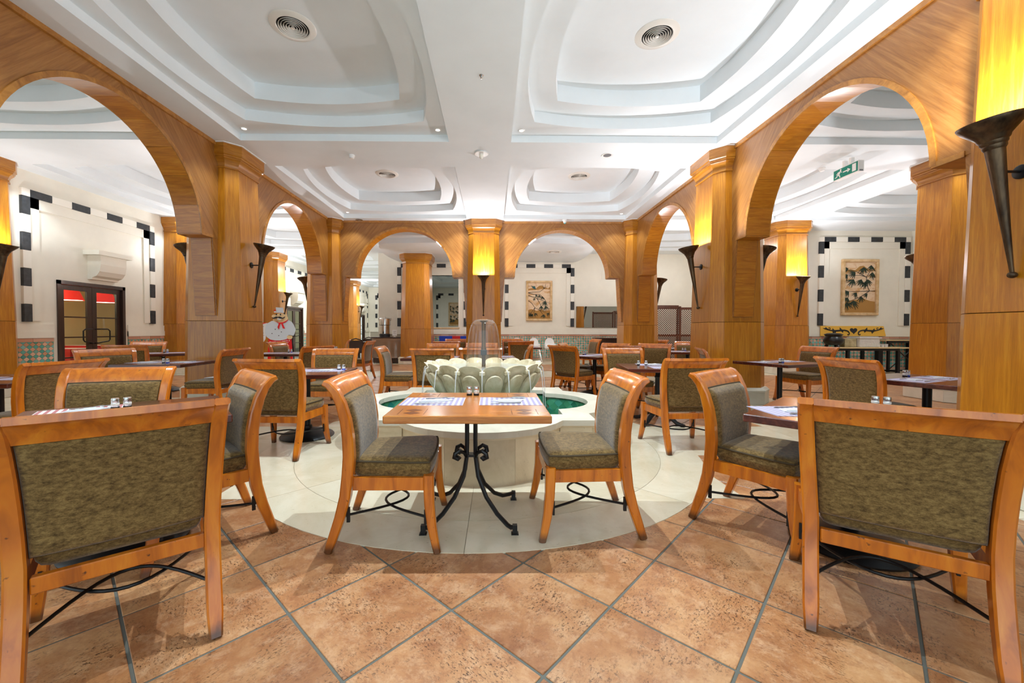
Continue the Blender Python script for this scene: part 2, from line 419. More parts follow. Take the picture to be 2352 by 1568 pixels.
# marble disc: two rings of slabs
def ring_slab(r0, r1, a0, a1, n=10):
    p = [(FC.x+r1*_c(a0+(a1-a0)*k/n), FC.y+r1*_s(a0+(a1-a0)*k/n)) for k in range(n+1)]
    q = [(FC.x+r0*_c(a1-(a1-a0)*k/n), FC.y+r0*_s(a1-(a1-a0)*k/n)) for k in range(n+1)]
    return B().prism(p+q, -.012, .003)
for r0, r1, n, off in ((FRI+.002, FR, 8, -PI/2-.012), (.9, FRI-.002, 8, -PI/2-.012)):
    g = .0022/r1
    for k in range(n):
        a0, a1 = off+2*PI*k/n+g, off+2*PI*(k+1)/n-g
        obj('marble_slab', ring_slab(r0, r1, a0, a1), m_marble, floor, smooth=0)
obj('marble_joint', B().lathe([(FR-.004, -.012), (FR-.004, .0012)], 72, T(FC.x, FC.y)), m_jointm, floor, smooth=0)
def corner_slab(sx, sy):
    cx_ = SQ[1]-FC.x if sx > 0 else SQ[0]-FC.x; cy_ = SQ[3]-FC.y if sy > 0 else SQ[2]-FC.y
    xa = sx*math.sqrt(max(.01, FR**2-cy_**2)); ya = sy*math.sqrt(max(.01, FR**2-cx_**2))
    a0 = math.atan2(cy_, xa); a1 = math.atan2(ya, cx_)
    d = (a1-a0+PI) % (2*PI)-PI
    arc = [(FC.x+FR*_c(a0+d*k/8), FC.y+FR*_s(a0+d*k/8)) for k in range(9)]
    return B().prism(arc+[(FC.x+cx_, FC.y+cy_)], -.012, .0025)
for sx in (-1, 1):
    for sy in (-1, 1): obj('marble_slab', corner_slab(sx, sy), m_marble, floor, smooth=0)
slab_cache = {}
for (x0, x1, y0, y1) in BANDS:
    nx, ny = max(1, round((x1-x0)/1.05)), max(1, round((y1-y0)/.62))
    sx, sy = (x1-x0)/nx, (y1-y0)/ny
    key = (round(sx, 3), round(sy, 3))
    if key not in slab_cache: slab_cache[key] = B().box(-sx/2+.002, sx/2-.002, -sy/2+.002, sy/2-.002, -.013, .002).mesh('marble_slab', m_marble, 0)
    for i in range(nx):
        for j in range(ny):
            x, y = x0+sx*(i+.5), y0+sy*(j+.5)
            if abs(x) > 1.35*y+1.2 or (x-FC.x)**2+(y-FC.y)**2 < (FR-.7)**2: continue
            obj('marble_slab', slab_cache[key], parent=floor, loc=(x, y, 0))

# ------------------------------------------------------------------ ceiling: one stepped coffer in every bay
def outline(xc, yc, hx, hy, bulge, n=10):
    pts = []; cs = [(-1, -1), (1, -1), (1, 1), (-1, 1)]; nr = [(0, -1), (1, 0), (0, 1), (-1, 0)]
    for k in range(4):
        a, b = cs[k], cs[(k+1) % 4]
        for i in range(n):
            t = i/n; u = 2*t-1
            pts.append((xc+hx*(a[0]+(b[0]-a[0])*t)+nr[k][0]*bulge*(1-u*u), yc+hy*(a[1]+(b[1]-a[1])*t)+nr[k][1]*bulge*(1-u*u)))
    return pts
def bay_ceiling(x0, x1, y0, y1, xc, yc, hx, hy, plain=False):
    b = B(); mx, my = (x0+x1)/2, (y0+y1)/2
    L = [(outline(mx, my, (x1-x0)/2, (y1-y0)/2, 0), ZC), (outline(xc, yc, hx, hy, 0), ZC), (outline(xc, yc, hx, hy, 0), ZC+.11)]
    sx, sy = hx/1.7, hy/1.8
    L += [(outline(xc, yc, 1.36*sx, 1.36*sy, .2), ZC+.11), (outline(xc, yc, 1.36*sx, 1.36*sy, .2), ZC+.28),
          (outline(xc, yc, 1.05*sx, 1.08*sy, .14), ZC+.28), (outline(xc, yc, 1.05*sx, 1.08*sy, .14), ZC+.52)]
    rs = [[(p[0], p[1], z) for p in o] for o, z in L]
    b.rings(rs, caps=False); n0 = (len(L)-1)*40; b.f.append(tuple(range(n0, n0+40)))
    b.box(x0, x1, y0, y1, ZC+.56, ZC+.6)
    return struct('ceiling', b, m_ceil, smooth=25)
XE = [-9.1, -4.76, -.25, 4.22, 8.35, 13.0]; YE = [-2.1, 2.88, 7.29, 11.8, 16.5]
cof = []
for i in range(5):
    for j in range(4):
        if j == 3 and i in (1, 2): continue
        x0, x1, y0, y1 = XE[i], XE[i+1], YE[j], YE[j+1]
        xc = {1: -2.42, 2: 2.0}.get(i, (x0+x1)/2); yc = {0: .25, 1: 4.94, 2: 9.55}.get(j, (y0+y1)/2)
        hx = 1.7 if i in (1, 2) else (x1-x0)/2-.45; hy = 1.79 if j < 3 else 1.6
        bay_ceiling(x0, x1, y0, y1, xc, yc, hx, hy); cof.append((i, j, xc, yc, hx, hy))
for k in range(3):
    y0 = 16.5+4.5*k; bay_ceiling(-9.1, -4.6, y0, y0+4.5, -6.85, y0+2.25, 1.75, 1.7)
bay_ceiling(-4.6, 2.5, 16.7, 30, -1.05, 23.3, 3, 5.5)
b = B().box(-4.76, 4.22, 11.8, 16.5, ZC, ZC+.1)
struct('ceiling', b, m_ceil)
for z0, z1, hx, ya, bl in ((4.15, ZC+.02, 3.75, 12.72, .2), (3.98, 4.17, 3.42, 13.05, .3)):
    o_ = outline(-.22, (ya+16.6)/2+.2, hx, (16.6-ya)/2+.2, bl)
    struct('ceiling_drop', B().prism([(x, min(y, 16.52)) for x, y in o_], z0, z1), m_ceil, smooth=25)

# ------------------------------------------------------------------ columns
def octa(ap, fh):      # 8 corners, first face centred on -y
    c = []
    for k in range(4):
        a = k*PI/2
        for u in (-fh, fh):
            x, y = u, -ap; c.append((x*_c(a)-y*_s(a), x*_s(a)+y*_c(a)))
    return c
def face_panel(kind, ap0, fh0, z0, ap1, fh1, z1, thick=.022, gap=.0025, ch=.003):
    # a tapering panel; kind 0 main face (normal -y), 1 chamfer face rotated to normal -y
    def w(ap, fh):
        if kind == 0: return ap, fh
        d = (ap+fh)/math.sqrt(2); return d, (ap-fh)/math.sqrt(2)
    a0, w0 = w(ap0, fh0); a1, w1 = w(ap1, fh1); w0 -= gap; w1 -= gap; z0 += gap; z1 -= gap
    t = thick
    rs = []
    for (yy, inset) in ((t, 0), (ch, 0), (0, ch)):
        rs.append([(-w0+inset, -a0+yy, z0+inset), (w0-inset, -a0+yy, z0+inset), (w1-inset, -a1+yy, z1-inset), (-w1+inset, -a1+yy, z1-inset)])
    return B().rings(rs)
AB, AJ, AT = (.502, .318), (.487, .31), (.425, .288)
ZJ, ZT, ZP = 1.385, 3.955, .275
P_shaft = [face_panel(k, *AJ, ZJ, *AT, ZT).mesh('shaft_panel', m_oak, 0) for k in (0, 1)]
P_base = [face_panel(k, *AB, ZP, *AJ, ZJ).mesh('base_panel', m_oak, 0) for k in (0, 1)]
P_pl = [face_panel(k, .565, .345, 0.002, .565, .345, .205, thick=.06, ch=.004).mesh('plinth_stone', m_plinth, 0) for k in (0, 1)]
P_pm = B().rings([[(x, y, z) for x, y in octa(a, f)] for a, f, z in ((.56, .342, .2), (.572, .35, .21), (.572, .35, .235), (.555, .34, .25), (.53, .33, .277))]).mesh('plinth_moulding', m_plinth, 20)
P_core = B().rings([[(x, y, z) for x, y in octa(a-.016, f-.006)] for (a, f), z in ((AB, .02), (AB, ZP), (AJ, ZJ), (AT, ZT+.05))]).mesh('light_block_core', m_dark, 0)  # unseen dark core, added to block light behind the panel gaps
cap_prof = [(.42, .285, 3.935), (.445, .298, 3.937), (.445, .298, 3.962), (.43, .29, 3.968), (.436, .294, 4.0), (.452, .302, 4.045), (.48, .314, 4.08), (.492, .32, 4.09), (.492, .32, 4.108), (.505, .327, 4.113), (.505, .327, 4.14), (.522, .335, 4.15), (.522, .335, 4.318)]
P_cap = B().rings([[(x, y, z) for x, y in octa(a, f)] for a, f, z in cap_prof]).mesh('capital', m_cap, 20)
P_fil = B().rings([[(x, y, z) for x, y in octa(.545, .35)] for z in (4.318, 4.331)]).mesh('capital_fillet', m_white, 0)
col0 = None
def column(x, y, label, cap_z=4.331):
    global col0
    if col0 is None:
        t = thing('column', label, 'column', (x, y, 0))
        obj('light_block_core', P_core, parent=t)
        for k in range(4):
            for q in (0, 1):
                rz = k*PI/2+q*PI/4
                obj('shaft_panel', P_shaft[q], parent=t, rot=(0, 0, rz)); obj('base_panel', P_base[q], parent=t, rot=(0, 0, rz)); obj('plinth_stone', P_pl[q], parent=t, rot=(0, 0, rz))
        obj('plinth_moulding', P_pm, parent=t); obj('capital', P_cap, parent=t); obj('capital_fillet', P_fil, parent=t)
        col0 = t
    else: t = dup(col0, (x, y, 0), 0, label)
    if cap_z != 4.331: t.scale = (1.12, 1.12, cap_z/4.331)
    return t
XL, XM, XR = -4.76, -.25, 4.22
Y1, Y2, Y3 = 2.88, 7.29, 11.8
column(XL, Y2, 'big octagonal oak column left of the fountain, behind the left tables')
column(XR, Y2, 'big octagonal oak column right of the fountain with a lit torch on its left face')
column(XR+.02, Y1, 'nearest oak column, cut by the right edge of the photo')
column(XL, Y1, 'oak column at the near end of the left arcade, outside the left edge of the photo')
column(XL, Y3, 'oak corner column where the left arcade meets the back arcade')
column(XM, Y3, 'oak column between the two back arches, behind the fountain')
column(XR, Y3, 'oak corner column where the right arcade meets the back arcade')
column(8.4, Y2, 'free-standing oak column seen through the big right arch beside the near column')
column(8.55, Y3, 'free-standing oak column beside the white wall with the bamboo picture')
column(-2.78, 15.1, 'free-standing oak column seen in the middle of the left back arch', 3.975)
column(-9.32, Y2, 'oak column against the left wall at the left edge of the photo')
column(-9.05, Y3, 'oak column against the left wall just right of the glazed double door')
column(-9.05, 16.7, 'oak column against the left wall behind the chef sign')
column(-9.05, 26.1, 'farthest oak column on the left wall, seen past the corner column')

# ------------------------------------------------------------------ arches
def arch(L, r, label, loc, rz, th=.36):
    t = thing('arch', label, 'arch', loc, rz); ZS, LP = 2.75, L/2
    n = 18; hl = th/2
    for s, mt in ((-1, m_spL), (1, m_spR)):
        b = B()
        arc = [(s*r*_c(PI/2*k/n), ZS+r*_s(PI/2*k/n)) for k in range(n+1)]
        for k in range(n):
            (u0, z0), (u1, z1) = arc[k], arc[k+1]
            b.plate([(u0, z0), (u1, z1), (u1, ZC-.002), (u0, ZC-.002)], -hl, hl)
        b.plate([(s*r, ZS), (s*r, ZC-.002), (s*(LP-.36), ZC-.002), (s*(LP-.36), ZS)], -hl, hl)
        obj('spandrel', b, mt, t, smooth=0)
        b = B().plate([(s*(LP-.58), ZS+.004), (s*(LP-.36), ZS+.004), (s*(LP-.40), 1.47), (s*(LP-.50), 1.47)], -hl+.004, hl-.004)
        obj('arch_leg', b, mt, t, smooth=0)
        # facing board of the leg, grain across, and the ledge board
        dz = ZS-1.47
        b = B().rings([[(s*(LP-.594), y, ZS-.004), (s*(LP-.58), y, ZS-.004), (s*(LP-.5), y, 1.475), (s*(LP-.514), y, 1.475)] for y in (-hl+.02, hl-.02)])
        obj('leg_facing', b, m_oak_h, t, smooth=0)
        x0, x1 = sorted((s*(r+.0), s*(LP-.575)))
        obj('ledge_board', B().box(x0, x1, -hl-.006, hl+.006, ZS-.014, ZS+.0), m_oak_h, t, smooth=0)
        for y0, y1 in ((-hl-.014, -hl), (hl, hl+.014)):
            obj('ledge_moulding', B().box(x0-(0 if s > 0 else -.0), x1, y0, y1, ZS-.014, ZS+.035), m_trimw, t, smooth=0)
    # soffit boards along the curve
    m = 10
    for k in range(m):
        a0, a1 = PI*k/m+.0015, PI*(k+1)/m-.0015
        b = B(); q = 4; rs = []
        for i in range(q+1):
            a = a0+(a1-a0)*i/q
            rs.append([((r-dr)*_c(a), y, ZS+(r-dr)*_s(a)) for dr, y in ((.012, -hl-.004), (.012, hl+.004), (-.002, hl+.004), (-.002, -hl-.004))])
        b.rings(rs); obj('soffit_board', b, m_oak_h, t, smooth=30)
    for y0, y1 in ((-hl-.016, -hl), (hl, hl+.016)):
        rs = []
        for i in range(41):
            a = PI*i/40
            rs.append([(q*_c(a), y, ZS+q*_s(a)) for q, y in ((r-.012, y0), (r-.012, y1), (r+.045, y1), (r+.045, y0))])
        obj('arch_moulding', B().rings(rs), m_trimw, t, smooth=30)
        ya, yb = (y0-.012, y1) if y0 < 0 else (y0, y1+.012)
        obj('cornice_strip', B().rings([[(x, ya, ZC-.055), (x, yb, ZC-.06), (x, yb, ZC-.001), (x, ya-.008 if ya < 0 else ya, ZC-.001)] for x in (-LP+.45, LP-.45)]), m_trimw, t, smooth=0)
    return t
YM1, YM2 = (Y1+Y2)/2, (Y2+Y3)/2
arch(4.41, 1.366, 'near arch of the left arcade, framing the glazed double door', (XL, YM1, 0), PI/2)
arch(4.51, 1.38, 'far arch of the left arcade, with the chef sign beneath it', (XL, YM2, 0), PI/2)
arch(4.41, 1.366, 'near arch of the right arcade, with the exit sign behind it', (XR, YM1, 0), PI/2)
arch(4.51, 1.38, 'far arch of the right arcade, with the lattice screens behind it', (XR, YM2, 0), PI/2)
arch(4.51, 1.37, 'left arch of the back arcade, with the steel urn behind it', ((XL+XM)/2, Y3, 0), 0)
arch(4.47, 1.36, 'right arch of the back arcade, framing the bird picture', ((XR+XM)/2, Y3, 0), 0)

# ------------------------------------------------------------------ walls
ML = T(-9.1, 0, 0) @ RZ(PI/2); MF = T(0, 16.5, 0); MR = T(0, 12.5, 0); MD = T(0, 30, 0)
block_me = {}
def panel(wall, M, u0, u1, z0, z1, bw=.15, blk=.37, inner=True, zin=None):
    def blkobj(black, a0, a1, c0, c1):
        key = (black, round(a1-a0, 3), round(c1-c0, 3))
        if key not in block_me:
            w, h = (a1-a0)/2-.002, (c1-c0)/2-.002
            bb = B().rings([[(-w, 0, -h), (w, 0, -h), (w, 0, h), (-w, 0, h)], [(-w, -.05, -h), (w, -.05, -h), (w, -.05, h), (-w, -.05, h)], [(-w+.004, -.056, -h+.004), (w-.004, -.056, -h+.004), (w-.004, -.056, h-.004), (-w+.004, -.056, h-.004)]])
            block_me[key] = bb.mesh('black_block' if black else 'white_block', m_black if black else m_whiteb, 0)
        o = obj('black_block' if black else 'white_block', block_me[key], parent=wall); o.matrix_basis = M @ T((a0+a1)/2, 0, (c0+c1)/2)
    # corner, then alternating down the sides and along the top
    nv = max(3, round((z1-bw-z0)/blk)); nv += (nv+1) % 2; hv = (z1-bw-z0)/nv
    nh = max(3, round((u1-u0-2*bw)/blk)); nh += (nh+1) % 2; hh = (u1-u0-2*bw)/nh
    for a0 in (u0, u1-bw):
        blkobj(False, a0, a0+bw, z1-bw, z1)
        for k in range(nv): blkobj(k % 2 == 0, a0, a0+bw, z1-bw-hv*(k+1), z1-bw-hv*k)
    for k in range(nh): blkobj(k % 2 == 0, u0+bw+hh*k, u0+bw+hh*(k+1), z1-bw, z1)
    if inner:
        b = B(); f = .17; zb = zin or 1.4
        b.box(u0+bw, u0+bw+f, -.03, 0, zb, z1-bw, M); b.box(u1-bw-f, u1-bw, -.03, 0, zb, z1-bw, M); b.box(u0+bw, u1-bw, -.03, 0, z1-bw-f*1.2, z1-bw, M)
        obj('recess_frame', b, m_wall, wall, smooth=0)
def dado(wall, M, u0, u1, tile=.074, ztop=.98, z0=.12, cap=True, gaps=()):
    tb, pb, cb = B(), B(), B()
    d = tile*math.sqrt(2)
    nx, nz = int((u1-u0)/d), int(round((ztop-z0)/d*1.0))
    hz = (ztop-z0)/nz/2; hx = (u1-u0)/max(1, nx)/2
    for i in range(2*nx+1):
        for j in range(2*nz+1):
            if (i+j) % 2: continue
            cx_, cz_ = u0+hx*i, z0+hz*j
            if any(a < cx_ < b_ for a, b_ in gaps): continue
            pts = [(cx_-hx*.93, cz_), (cx_, cz_-hz*.93), (cx_+hx*.93, cz_), (cx_, cz_+hz*.93)]
            pts = [(min(max(x, u0), u1), min(max(z, z0), ztop)) for x, z in pts]
            if abs(sum(pts[k][0]*pts[(k+1) % 4][1]-pts[(k+1) % 4][0]*pts[k][1] for k in range(4))) < 1e-5: continue
            (tb if j % 2 == 0 else pb).plate(pts, -.012, -.002, M)
    obj('teal_mosaic', tb, m_teal, wall, kind='stuff', smooth=0); obj('salmon_mosaic', pb, m_pink, wall, kind='stuff', smooth=0)
    n = max(1, int((u1-u0)/.3)); w = (u1-u0)/n
    for k in range(n):
        if any(a < u0+w*(k+.5) < b_ for a, b_ in gaps): continue
        cb.box(u0+w*k+.003, u0+w*(k+1)-.003, -.02, 0, ztop+.004, ztop+.075, M); cb.box(u0+w*k+.003, u0+w*(k+1)-.003, -.014, 0, z0-.06, z0-.004, M)
    obj('salmon_cap_tiles', cb, m_capt, wall, kind='stuff', smooth=0)
m_lining = flat('tile_grout_lining', (176, 168, 152), .9)
def dado_bed(wall, M, u0, u1): obj('tile_bed', B().box(u0, u1, -.003, 0, .0, 1.06, M), m_lining, wall, smooth=0)
def course(wall, M, u0, u1):
    obj('stone_course', B().box(u0, u1, -.025, 0, 1.06, 1.34, M).box(u0, u1, -.04, 0, 1.06, 1.19, M), m_wall, wall, smooth=0)
    obj('skirting_stone', B().box(u0, u1, -.03, 0, 0, .058, M), m_marble, wall, smooth=0)

DOORS = [(8.57, 10.13), (18.0, 19.56), (27.4, 28.96)]
b = B(); edges = [2.3]+[v for d in DOORS for v in d]+[30.2]
for k in range(0, len(edges), 2): b.box(edges[k], edges[k+1], 0, .2, 0, ZC+.2, ML)
for a, c in DOORS: b.box(a, c, 0, .2, 2.27, ZC+.2, ML)
wall_left = struct('wall_left', b, m_wall, smooth=0)
dado_bed(wall_left, ML, 7.7, 8.5); dado_bed(wall_left, ML, 10.2, 11.6)
dado(wall_left, ML, 7.72, 8.49, tile=.07); dado(wall_left, ML, 10.21, 11.5, tile=.07)
dado_bed(wall_left, ML, 17, 17.9); dado_bed(wall_left, ML, 19.6, 26)
dado(wall_left, ML, 19.64, 22, tile=.1)
course(wall_left, ML, 2.3, 8.5); course(wall_left, ML, 10.2, 17.9); course(wall_left, ML, 19.66, 27.3); course(wall_left, ML, 29.1, 30)
panel(wall_left, ML, 7.93, 11.0, 1.38, 3.97); panel(wall_left, ML, 17.4, 20.2, 1.38, 3.97); panel(wall_left, ML, 26.8, 29.6, 1.38, 3.97)
# far wall with the opening in its left panel
OP = (-3.2, -1.38, 1.33, 3.44)
b = B().box(-4.62, OP[0], 16.5, 16.7, 0, ZC+.2).box(OP[1], 9.0, 16.5, 16.7, 0, ZC+.2).box(OP[0], OP[1], 16.5, 16.7, 0, OP[2]).box(OP[0], OP[1], 16.5, 16.7, OP[3], ZC+.2)
wall_back = struct('wall_back', b, m_wall, smooth=0)
obj('opening_sill', B().box(OP[0]-.04, OP[1]+.04, -.05, .22, OP[2]-.05, OP[2], MF), m_carve, wall_back, smooth=0)
obj('opening_frame', B().box(OP[0]-.05, OP[0], -.03, .2, OP[2], OP[3]+.05, MF).box(OP[1], OP[1]+.05, -.03, .2, OP[2], OP[3]+.05, MF).box(OP[0], OP[1], -.03, .2, OP[3], OP[3]+.05, MF), m_wall, wall_back, smooth=0)
dado_bed(wall_back, MF, -4.6, 8.6); dado(wall_back, MF, -2.4, 6.2, tile=.07)
course(wall_back, MF, -4.6, 8.9)
panel(wall_back, MF, -3.85, -1.02, 1.37, 3.9, inner=False); panel(wall_back, MF, .5, 3.32, 1.37, 3.9)
obj('ceiling_panel_cover', B().box(4.45, 5.6, -.012, 0, 3.3, 3.62, MF), m_wall, wall_back, smooth=0)
# right-hand wall that carries the bamboo picture
wall_right = struct('wall_right', B().box(8.6, 13.2, 12.5, 12.7, 0, ZC+.2).box(8.6, 8.8, 12.7, 16.5, 0, ZC+.2), m_wall, smooth=0)
dado_bed(wall_right, MR, 8.62, 13); dado(wall_right, MR, 9.0, 12.95, tile=.074)
course(wall_right, MR, 8.62, 13.1)
panel(wall_right, MR, 10.08, 12.92, 1.4, 4.13)
struct('wall_right_end', B().box(13.0, 13.2, -2.1, 12.5, 0, ZC+.2), m_wall, smooth=0)
# deep hall behind
wall_hall = struct('wall_hall_end', B().box(-9.3, 2.6, 30, 30.2, 0, ZC+.2).box(-4.62, -4.5, 16.7, 30, 0, ZC+.2).box(2.5, 2.6, 16.7, 30, 0, ZC+.2), m_wall, smooth=0)
dado_bed(wall_hall, MD, -9, -4.7); course(wall_hall, MD, -9, -4.65); course(wall_hall, MD, -4.5, 2.5)
panel(wall_hall, MD, -8.62, -5.8, 1.4, 3.9); panel(wall_hall, MD, -4.15, -1.2, 1.4, 3.9)
# dining room behind the doors
struct('wall_side_room', B().box(-13, -12.9, 5, 30.2, 0, 3.2).box(-12.9, -9.3, 5, 30.2, 3.0, 3.1).box(-12.9, -9.3, 4.9, 5, 0, 3.1).box(-12.9, -9.3, 14.0, 14.1, 0, 3.1), m_dim, smooth=0)

# ------------------------------------------------------------------ glazed double doors in the left wall
def double_door(n, ya, yb):
    zt = 2.27; yc = (ya+yb)/2
    f = struct('door_%d' % n, B().box(-(yb-ya)/2, -(yb-ya)/2+.07, -.03, .16, 0, zt, None).box((yb-ya)/2-.07, (yb-ya)/2, -.03, .16, 0, zt).box(-(yb-ya)/2, (yb-ya)/2, -.03, .16, zt-.08, zt), m_brown, smooth=0)
    f.matrix_world = ML @ T(yc, 0, 0)
    w = (yb-ya)/2-.07
    for s in (-1, 1):
        x0, x1 = sorted((s*.004, s*w)); b = B(); y0, y1 = .03, .075
        b.box(x0, x0+.105, y0, y1, .01, zt-.085); b.box(x1-.105, x1, y0, y1, .01, zt-.085)
        rows = [.16, .62, 1.06, 1.5, 2.08]
        b.box(x0+.105, x1-.105, y0, y1, .01, .16); b.box(x0+.105, x1-.105, y0, y1, 2.08, zt-.085)
        for z in rows[1:-1]: b.box(x0+.105, x1-.105, y0+.005, y1-.005, z-.014, z+.014)
        leaf = obj('door_leaf', b, m_brown, f, smooth=0)
        for z0, z1 in zip(rows, rows[1:]):
            obj('pane', B().box(x0+.1, x1-.1, .05, .055, z0+.012, z1-.012), m_pane, leaf, smooth=0)
        hx = s*.06
        obj('door_handle', B().tube([(hx, .03, .92), (hx, -.05, .92), (hx+s*.06, -.075, .94), (hx+s*.22, -.075, .96), (hx+s*.25, -.075, 1.0), (hx+s*.25, -.075, 1.2), (hx+s*.2, -.075, 1.24), (hx+s*.03, -.06, 1.24), (hx, .03, 1.24)], .014, 8), m_iron, leaf)
    return f
for n, (a, c) in enumerate(DOORS, 1): double_door(n, a, c)
obj_b = B()
def corbel(y, label):
    prof = [(0, 0), (.3, 0), (.3, -.2), (.27, -.36), (.2, -.46), (.1, -.5), (.1, -.54), (0, -.54)]
    b = B().rings([[(x, -p, 3.0+q) for p, q in prof] for x in (-.32, .32)]); b.box(-.42, .42, -.36, 0, 3.0, 3.1)
    t = tag(obj('wall_shelf', b, m_wall, smooth=0), label, 'wall shelf'); t.matrix_world = ML @ T(y, 0, -.1)
corbel(9.55, 'cream plaster shelf bracket above the nearest glazed double door')
corbel(18.8, 'cream plaster shelf bracket above the doors behind the chef sign')
corbel(28.2, 'small far plaster shelf bracket on the left wall past the corner column')
# near end of the two aisles (behind the camera) and the column seen in the mirror
struct('wall_near_right', B().box(4.5, 13.0, -2.2, -2.1, 0, ZC+.2), m_wall, smooth=0)
struct('wall_near_left', B().box(-9.1, -4.9, -2.2, -2.1, 0, ZC+.2), m_wall, smooth=0)
# ================================================================== LAMPS ON THE COLUMNS
sc0 = None
def sconce_proto():
    t = thing('torch_sconce', 'x', 'wall lamp')
    A, Bp = Vector((0, -.05, 1.65)), Vector((0, -.235, 2.74)); ax = (Bp-A); Lg = ax.length
    Rm = ax.to_track_quat('Z', 'Y').to_matrix().to_4x4(); Mx = T(*A) @ Rm
    prof = [(.011, 0), (.024, .3*Lg), (.04, .62*Lg), (.052, .82*Lg)]
    obj('torch_cone', B().lathe(prof, 20, Mx), m_bronze, t)
    bowl = [(.053, .815*Lg), (.062, .83*Lg), (.062, .845*Lg), (.07, .855*Lg), (.072, .87*Lg), (.082, .88*Lg), (.086, .895*Lg), (.1, .91*Lg), (.125, .935*Lg), (.155, .965*Lg), (.172, .992*Lg), (.172, Lg), (.165, Lg), (.14, .965*Lg), (.095, .925*Lg), (.02, .905*Lg)]
    obj('torch_bowl', B().lathe(bowl, 24, Mx, caps=False), m_bronze, t)
    obj('tip_ball', B().sphere(A, .026, sc=(1, 1.2, .9)), m_bronze, t)
    obj('bracket_rod', B().tube([(0, 0, 2.385), (0, -.15, 2.385)], .01, 8), m_iron, t); obj('bracket_plate', B().lathe([(.05, 0), (.05, .012), (.04, .018)], 18, T(0, 0, 2.385) @ RX(PI/2)), m_iron, t); obj('tip_pin', B().tube([(0, .0, 1.65), (0, -.05, 1.65)], .008, 6), m_iron, t)
    obj('lamp_bulb', B().lathe([(.02, .915*Lg), (.05, .935*Lg), (.055, .945*Lg), (.02, .955*Lg)], 14, Mx), m_lampw, t)
    return t, A+ax*.985
SCL = None
def sconce(cx, cy, k, label, lit=True, ap=.462, w=1.0):
    global sc0, SCL
    rz = k*PI/2; p = (cx+ap*_s(rz), cy-ap*_c(rz), 0)
    if sc0 is None: sc0, SCL = sconce_proto(); sc0.location = p; sc0.rotation_euler = (0, 0, rz); sc0['label'] = label; t = sc0
    else: t = dup(sc0, p, rz, label)
    if lit: lamp('POINT', SCL, SCONCE_W*w, (.95, .96, 1), parent=t, shadow_soft_size=.035, name='torch_light')
    else:
        for c in t.children:
            if c.name.startswith('lamp_bulb'): c.data = c.data.copy(); c.data.materials[0] = m_white
    return t
# face 0: -y, 1: +x, 2: +y, 3: -x
sconce(XR+.02, Y1, 3, 'big bronze torch lamp on the nearest oak column, at the right edge of the photo')
sconce(XL, Y2, 1, 'unlit bronze torch lamp on the big column left of the fountain', lit=False)
sconce(XL, Y2, 3, 'bronze torch lamp on the hidden far side of the big left column', w=.35)
sconce(XR, Y2, 3, 'lit bronze torch lamp on the big column right of the fountain')
sconce(XR, Y2, 1, 'bronze torch lamp on the far side of the big right column', w=.3)
sconce(XM, Y3, 0, 'lit bronze torch lamp on the column between the two back arches')
sconce(XL, Y3, 3, 'bronze torch lamp on the left side of the left corner column', w=.8)
sconce(XR, Y3, 1, 'bronze torch lamp on the right side of the right corner column', w=.8)
sconce(8.55, Y3, 0, 'lit bronze torch lamp on the column beside the bamboo picture')
sconce(8.4, Y2, 2, 'bronze torch lamp peeping out left of the free-standing column in the right arch', w=.4)
sconce(XM, Y3, 2, 'unseen bronze torch lamp added to light the low ceiling, behind the middle back column', w=.4)  # unseen torch, added to brighten the dropped ceiling behind the arches
sconce(8.4, Y2, 0, 'lit bronze torch lamp of the free-standing right column, hidden by the nearest column', w=.4)
sconce(-9.32, Y2, 1, 'bronze torch lamp cut by the left edge of the photo', w=.28)
sconce(XR, Y3, 2, 'bronze torch lamp on the back of the right corner column, seen only in the mirror', w=.5)
sconce(-9.05, Y3, 1, 'bronze torch lamp right of the glazed double door, behind the big left column', w=.5)
sconce(-9.05, 16.7, 1, 'lit bronze torch lamp above the chef sign')
sconce(-9.05, 26.1, 1, 'farthest lit bronze torch lamp past the left corner column')

# ================================================================== CHAIRS
BP = [(-.335, 0), (-.305, .09), (-.268, .2), (-.238, .32), (-.224, .44), (-.215, .55), (-.218, .66), (-.23, .76), (-.252, .85), (-.282, .92), (-.316, .962), (-.342, .974)]
def bx(z):      # half width to the post centre
    return .272 if z < .45 else .272+.03*(z-.45)/.52
def byz(z):
    for (y0, z0), (y1, z1) in zip(BP, BP[1:]):
        if z0 <= z <= z1: return y0+(y1-y0)*(z-z0)/(z1-z0)
    return BP[-1][0]
def pillow(w, t, nx, nz, fpos, front, back):
    # closed cushion: grid u in -1..1, v in 0..1, swollen front and back faces with rounded rims
    b = B(); fr, bk = [], []
    e = lambda q: (1-min(1, abs(q))**16)**.5
    for j in range(nz+1):
        v = j/nz; vv = _s((v-.5)*PI)*.5+.5; fr.append([]); bk.append([])
        for i in range(nx+1):
            u = _s((i/nx-.5)*PI); k = e(u)*e(2*vv-1)
            fr[-1].append(fpos(u, vv, front*k)); bk[-1].append(fpos(u, vv, -back*k))
    b.rings(fr, closed=False, caps=False); b.rings(bk, closed=False, caps=False)
    return b
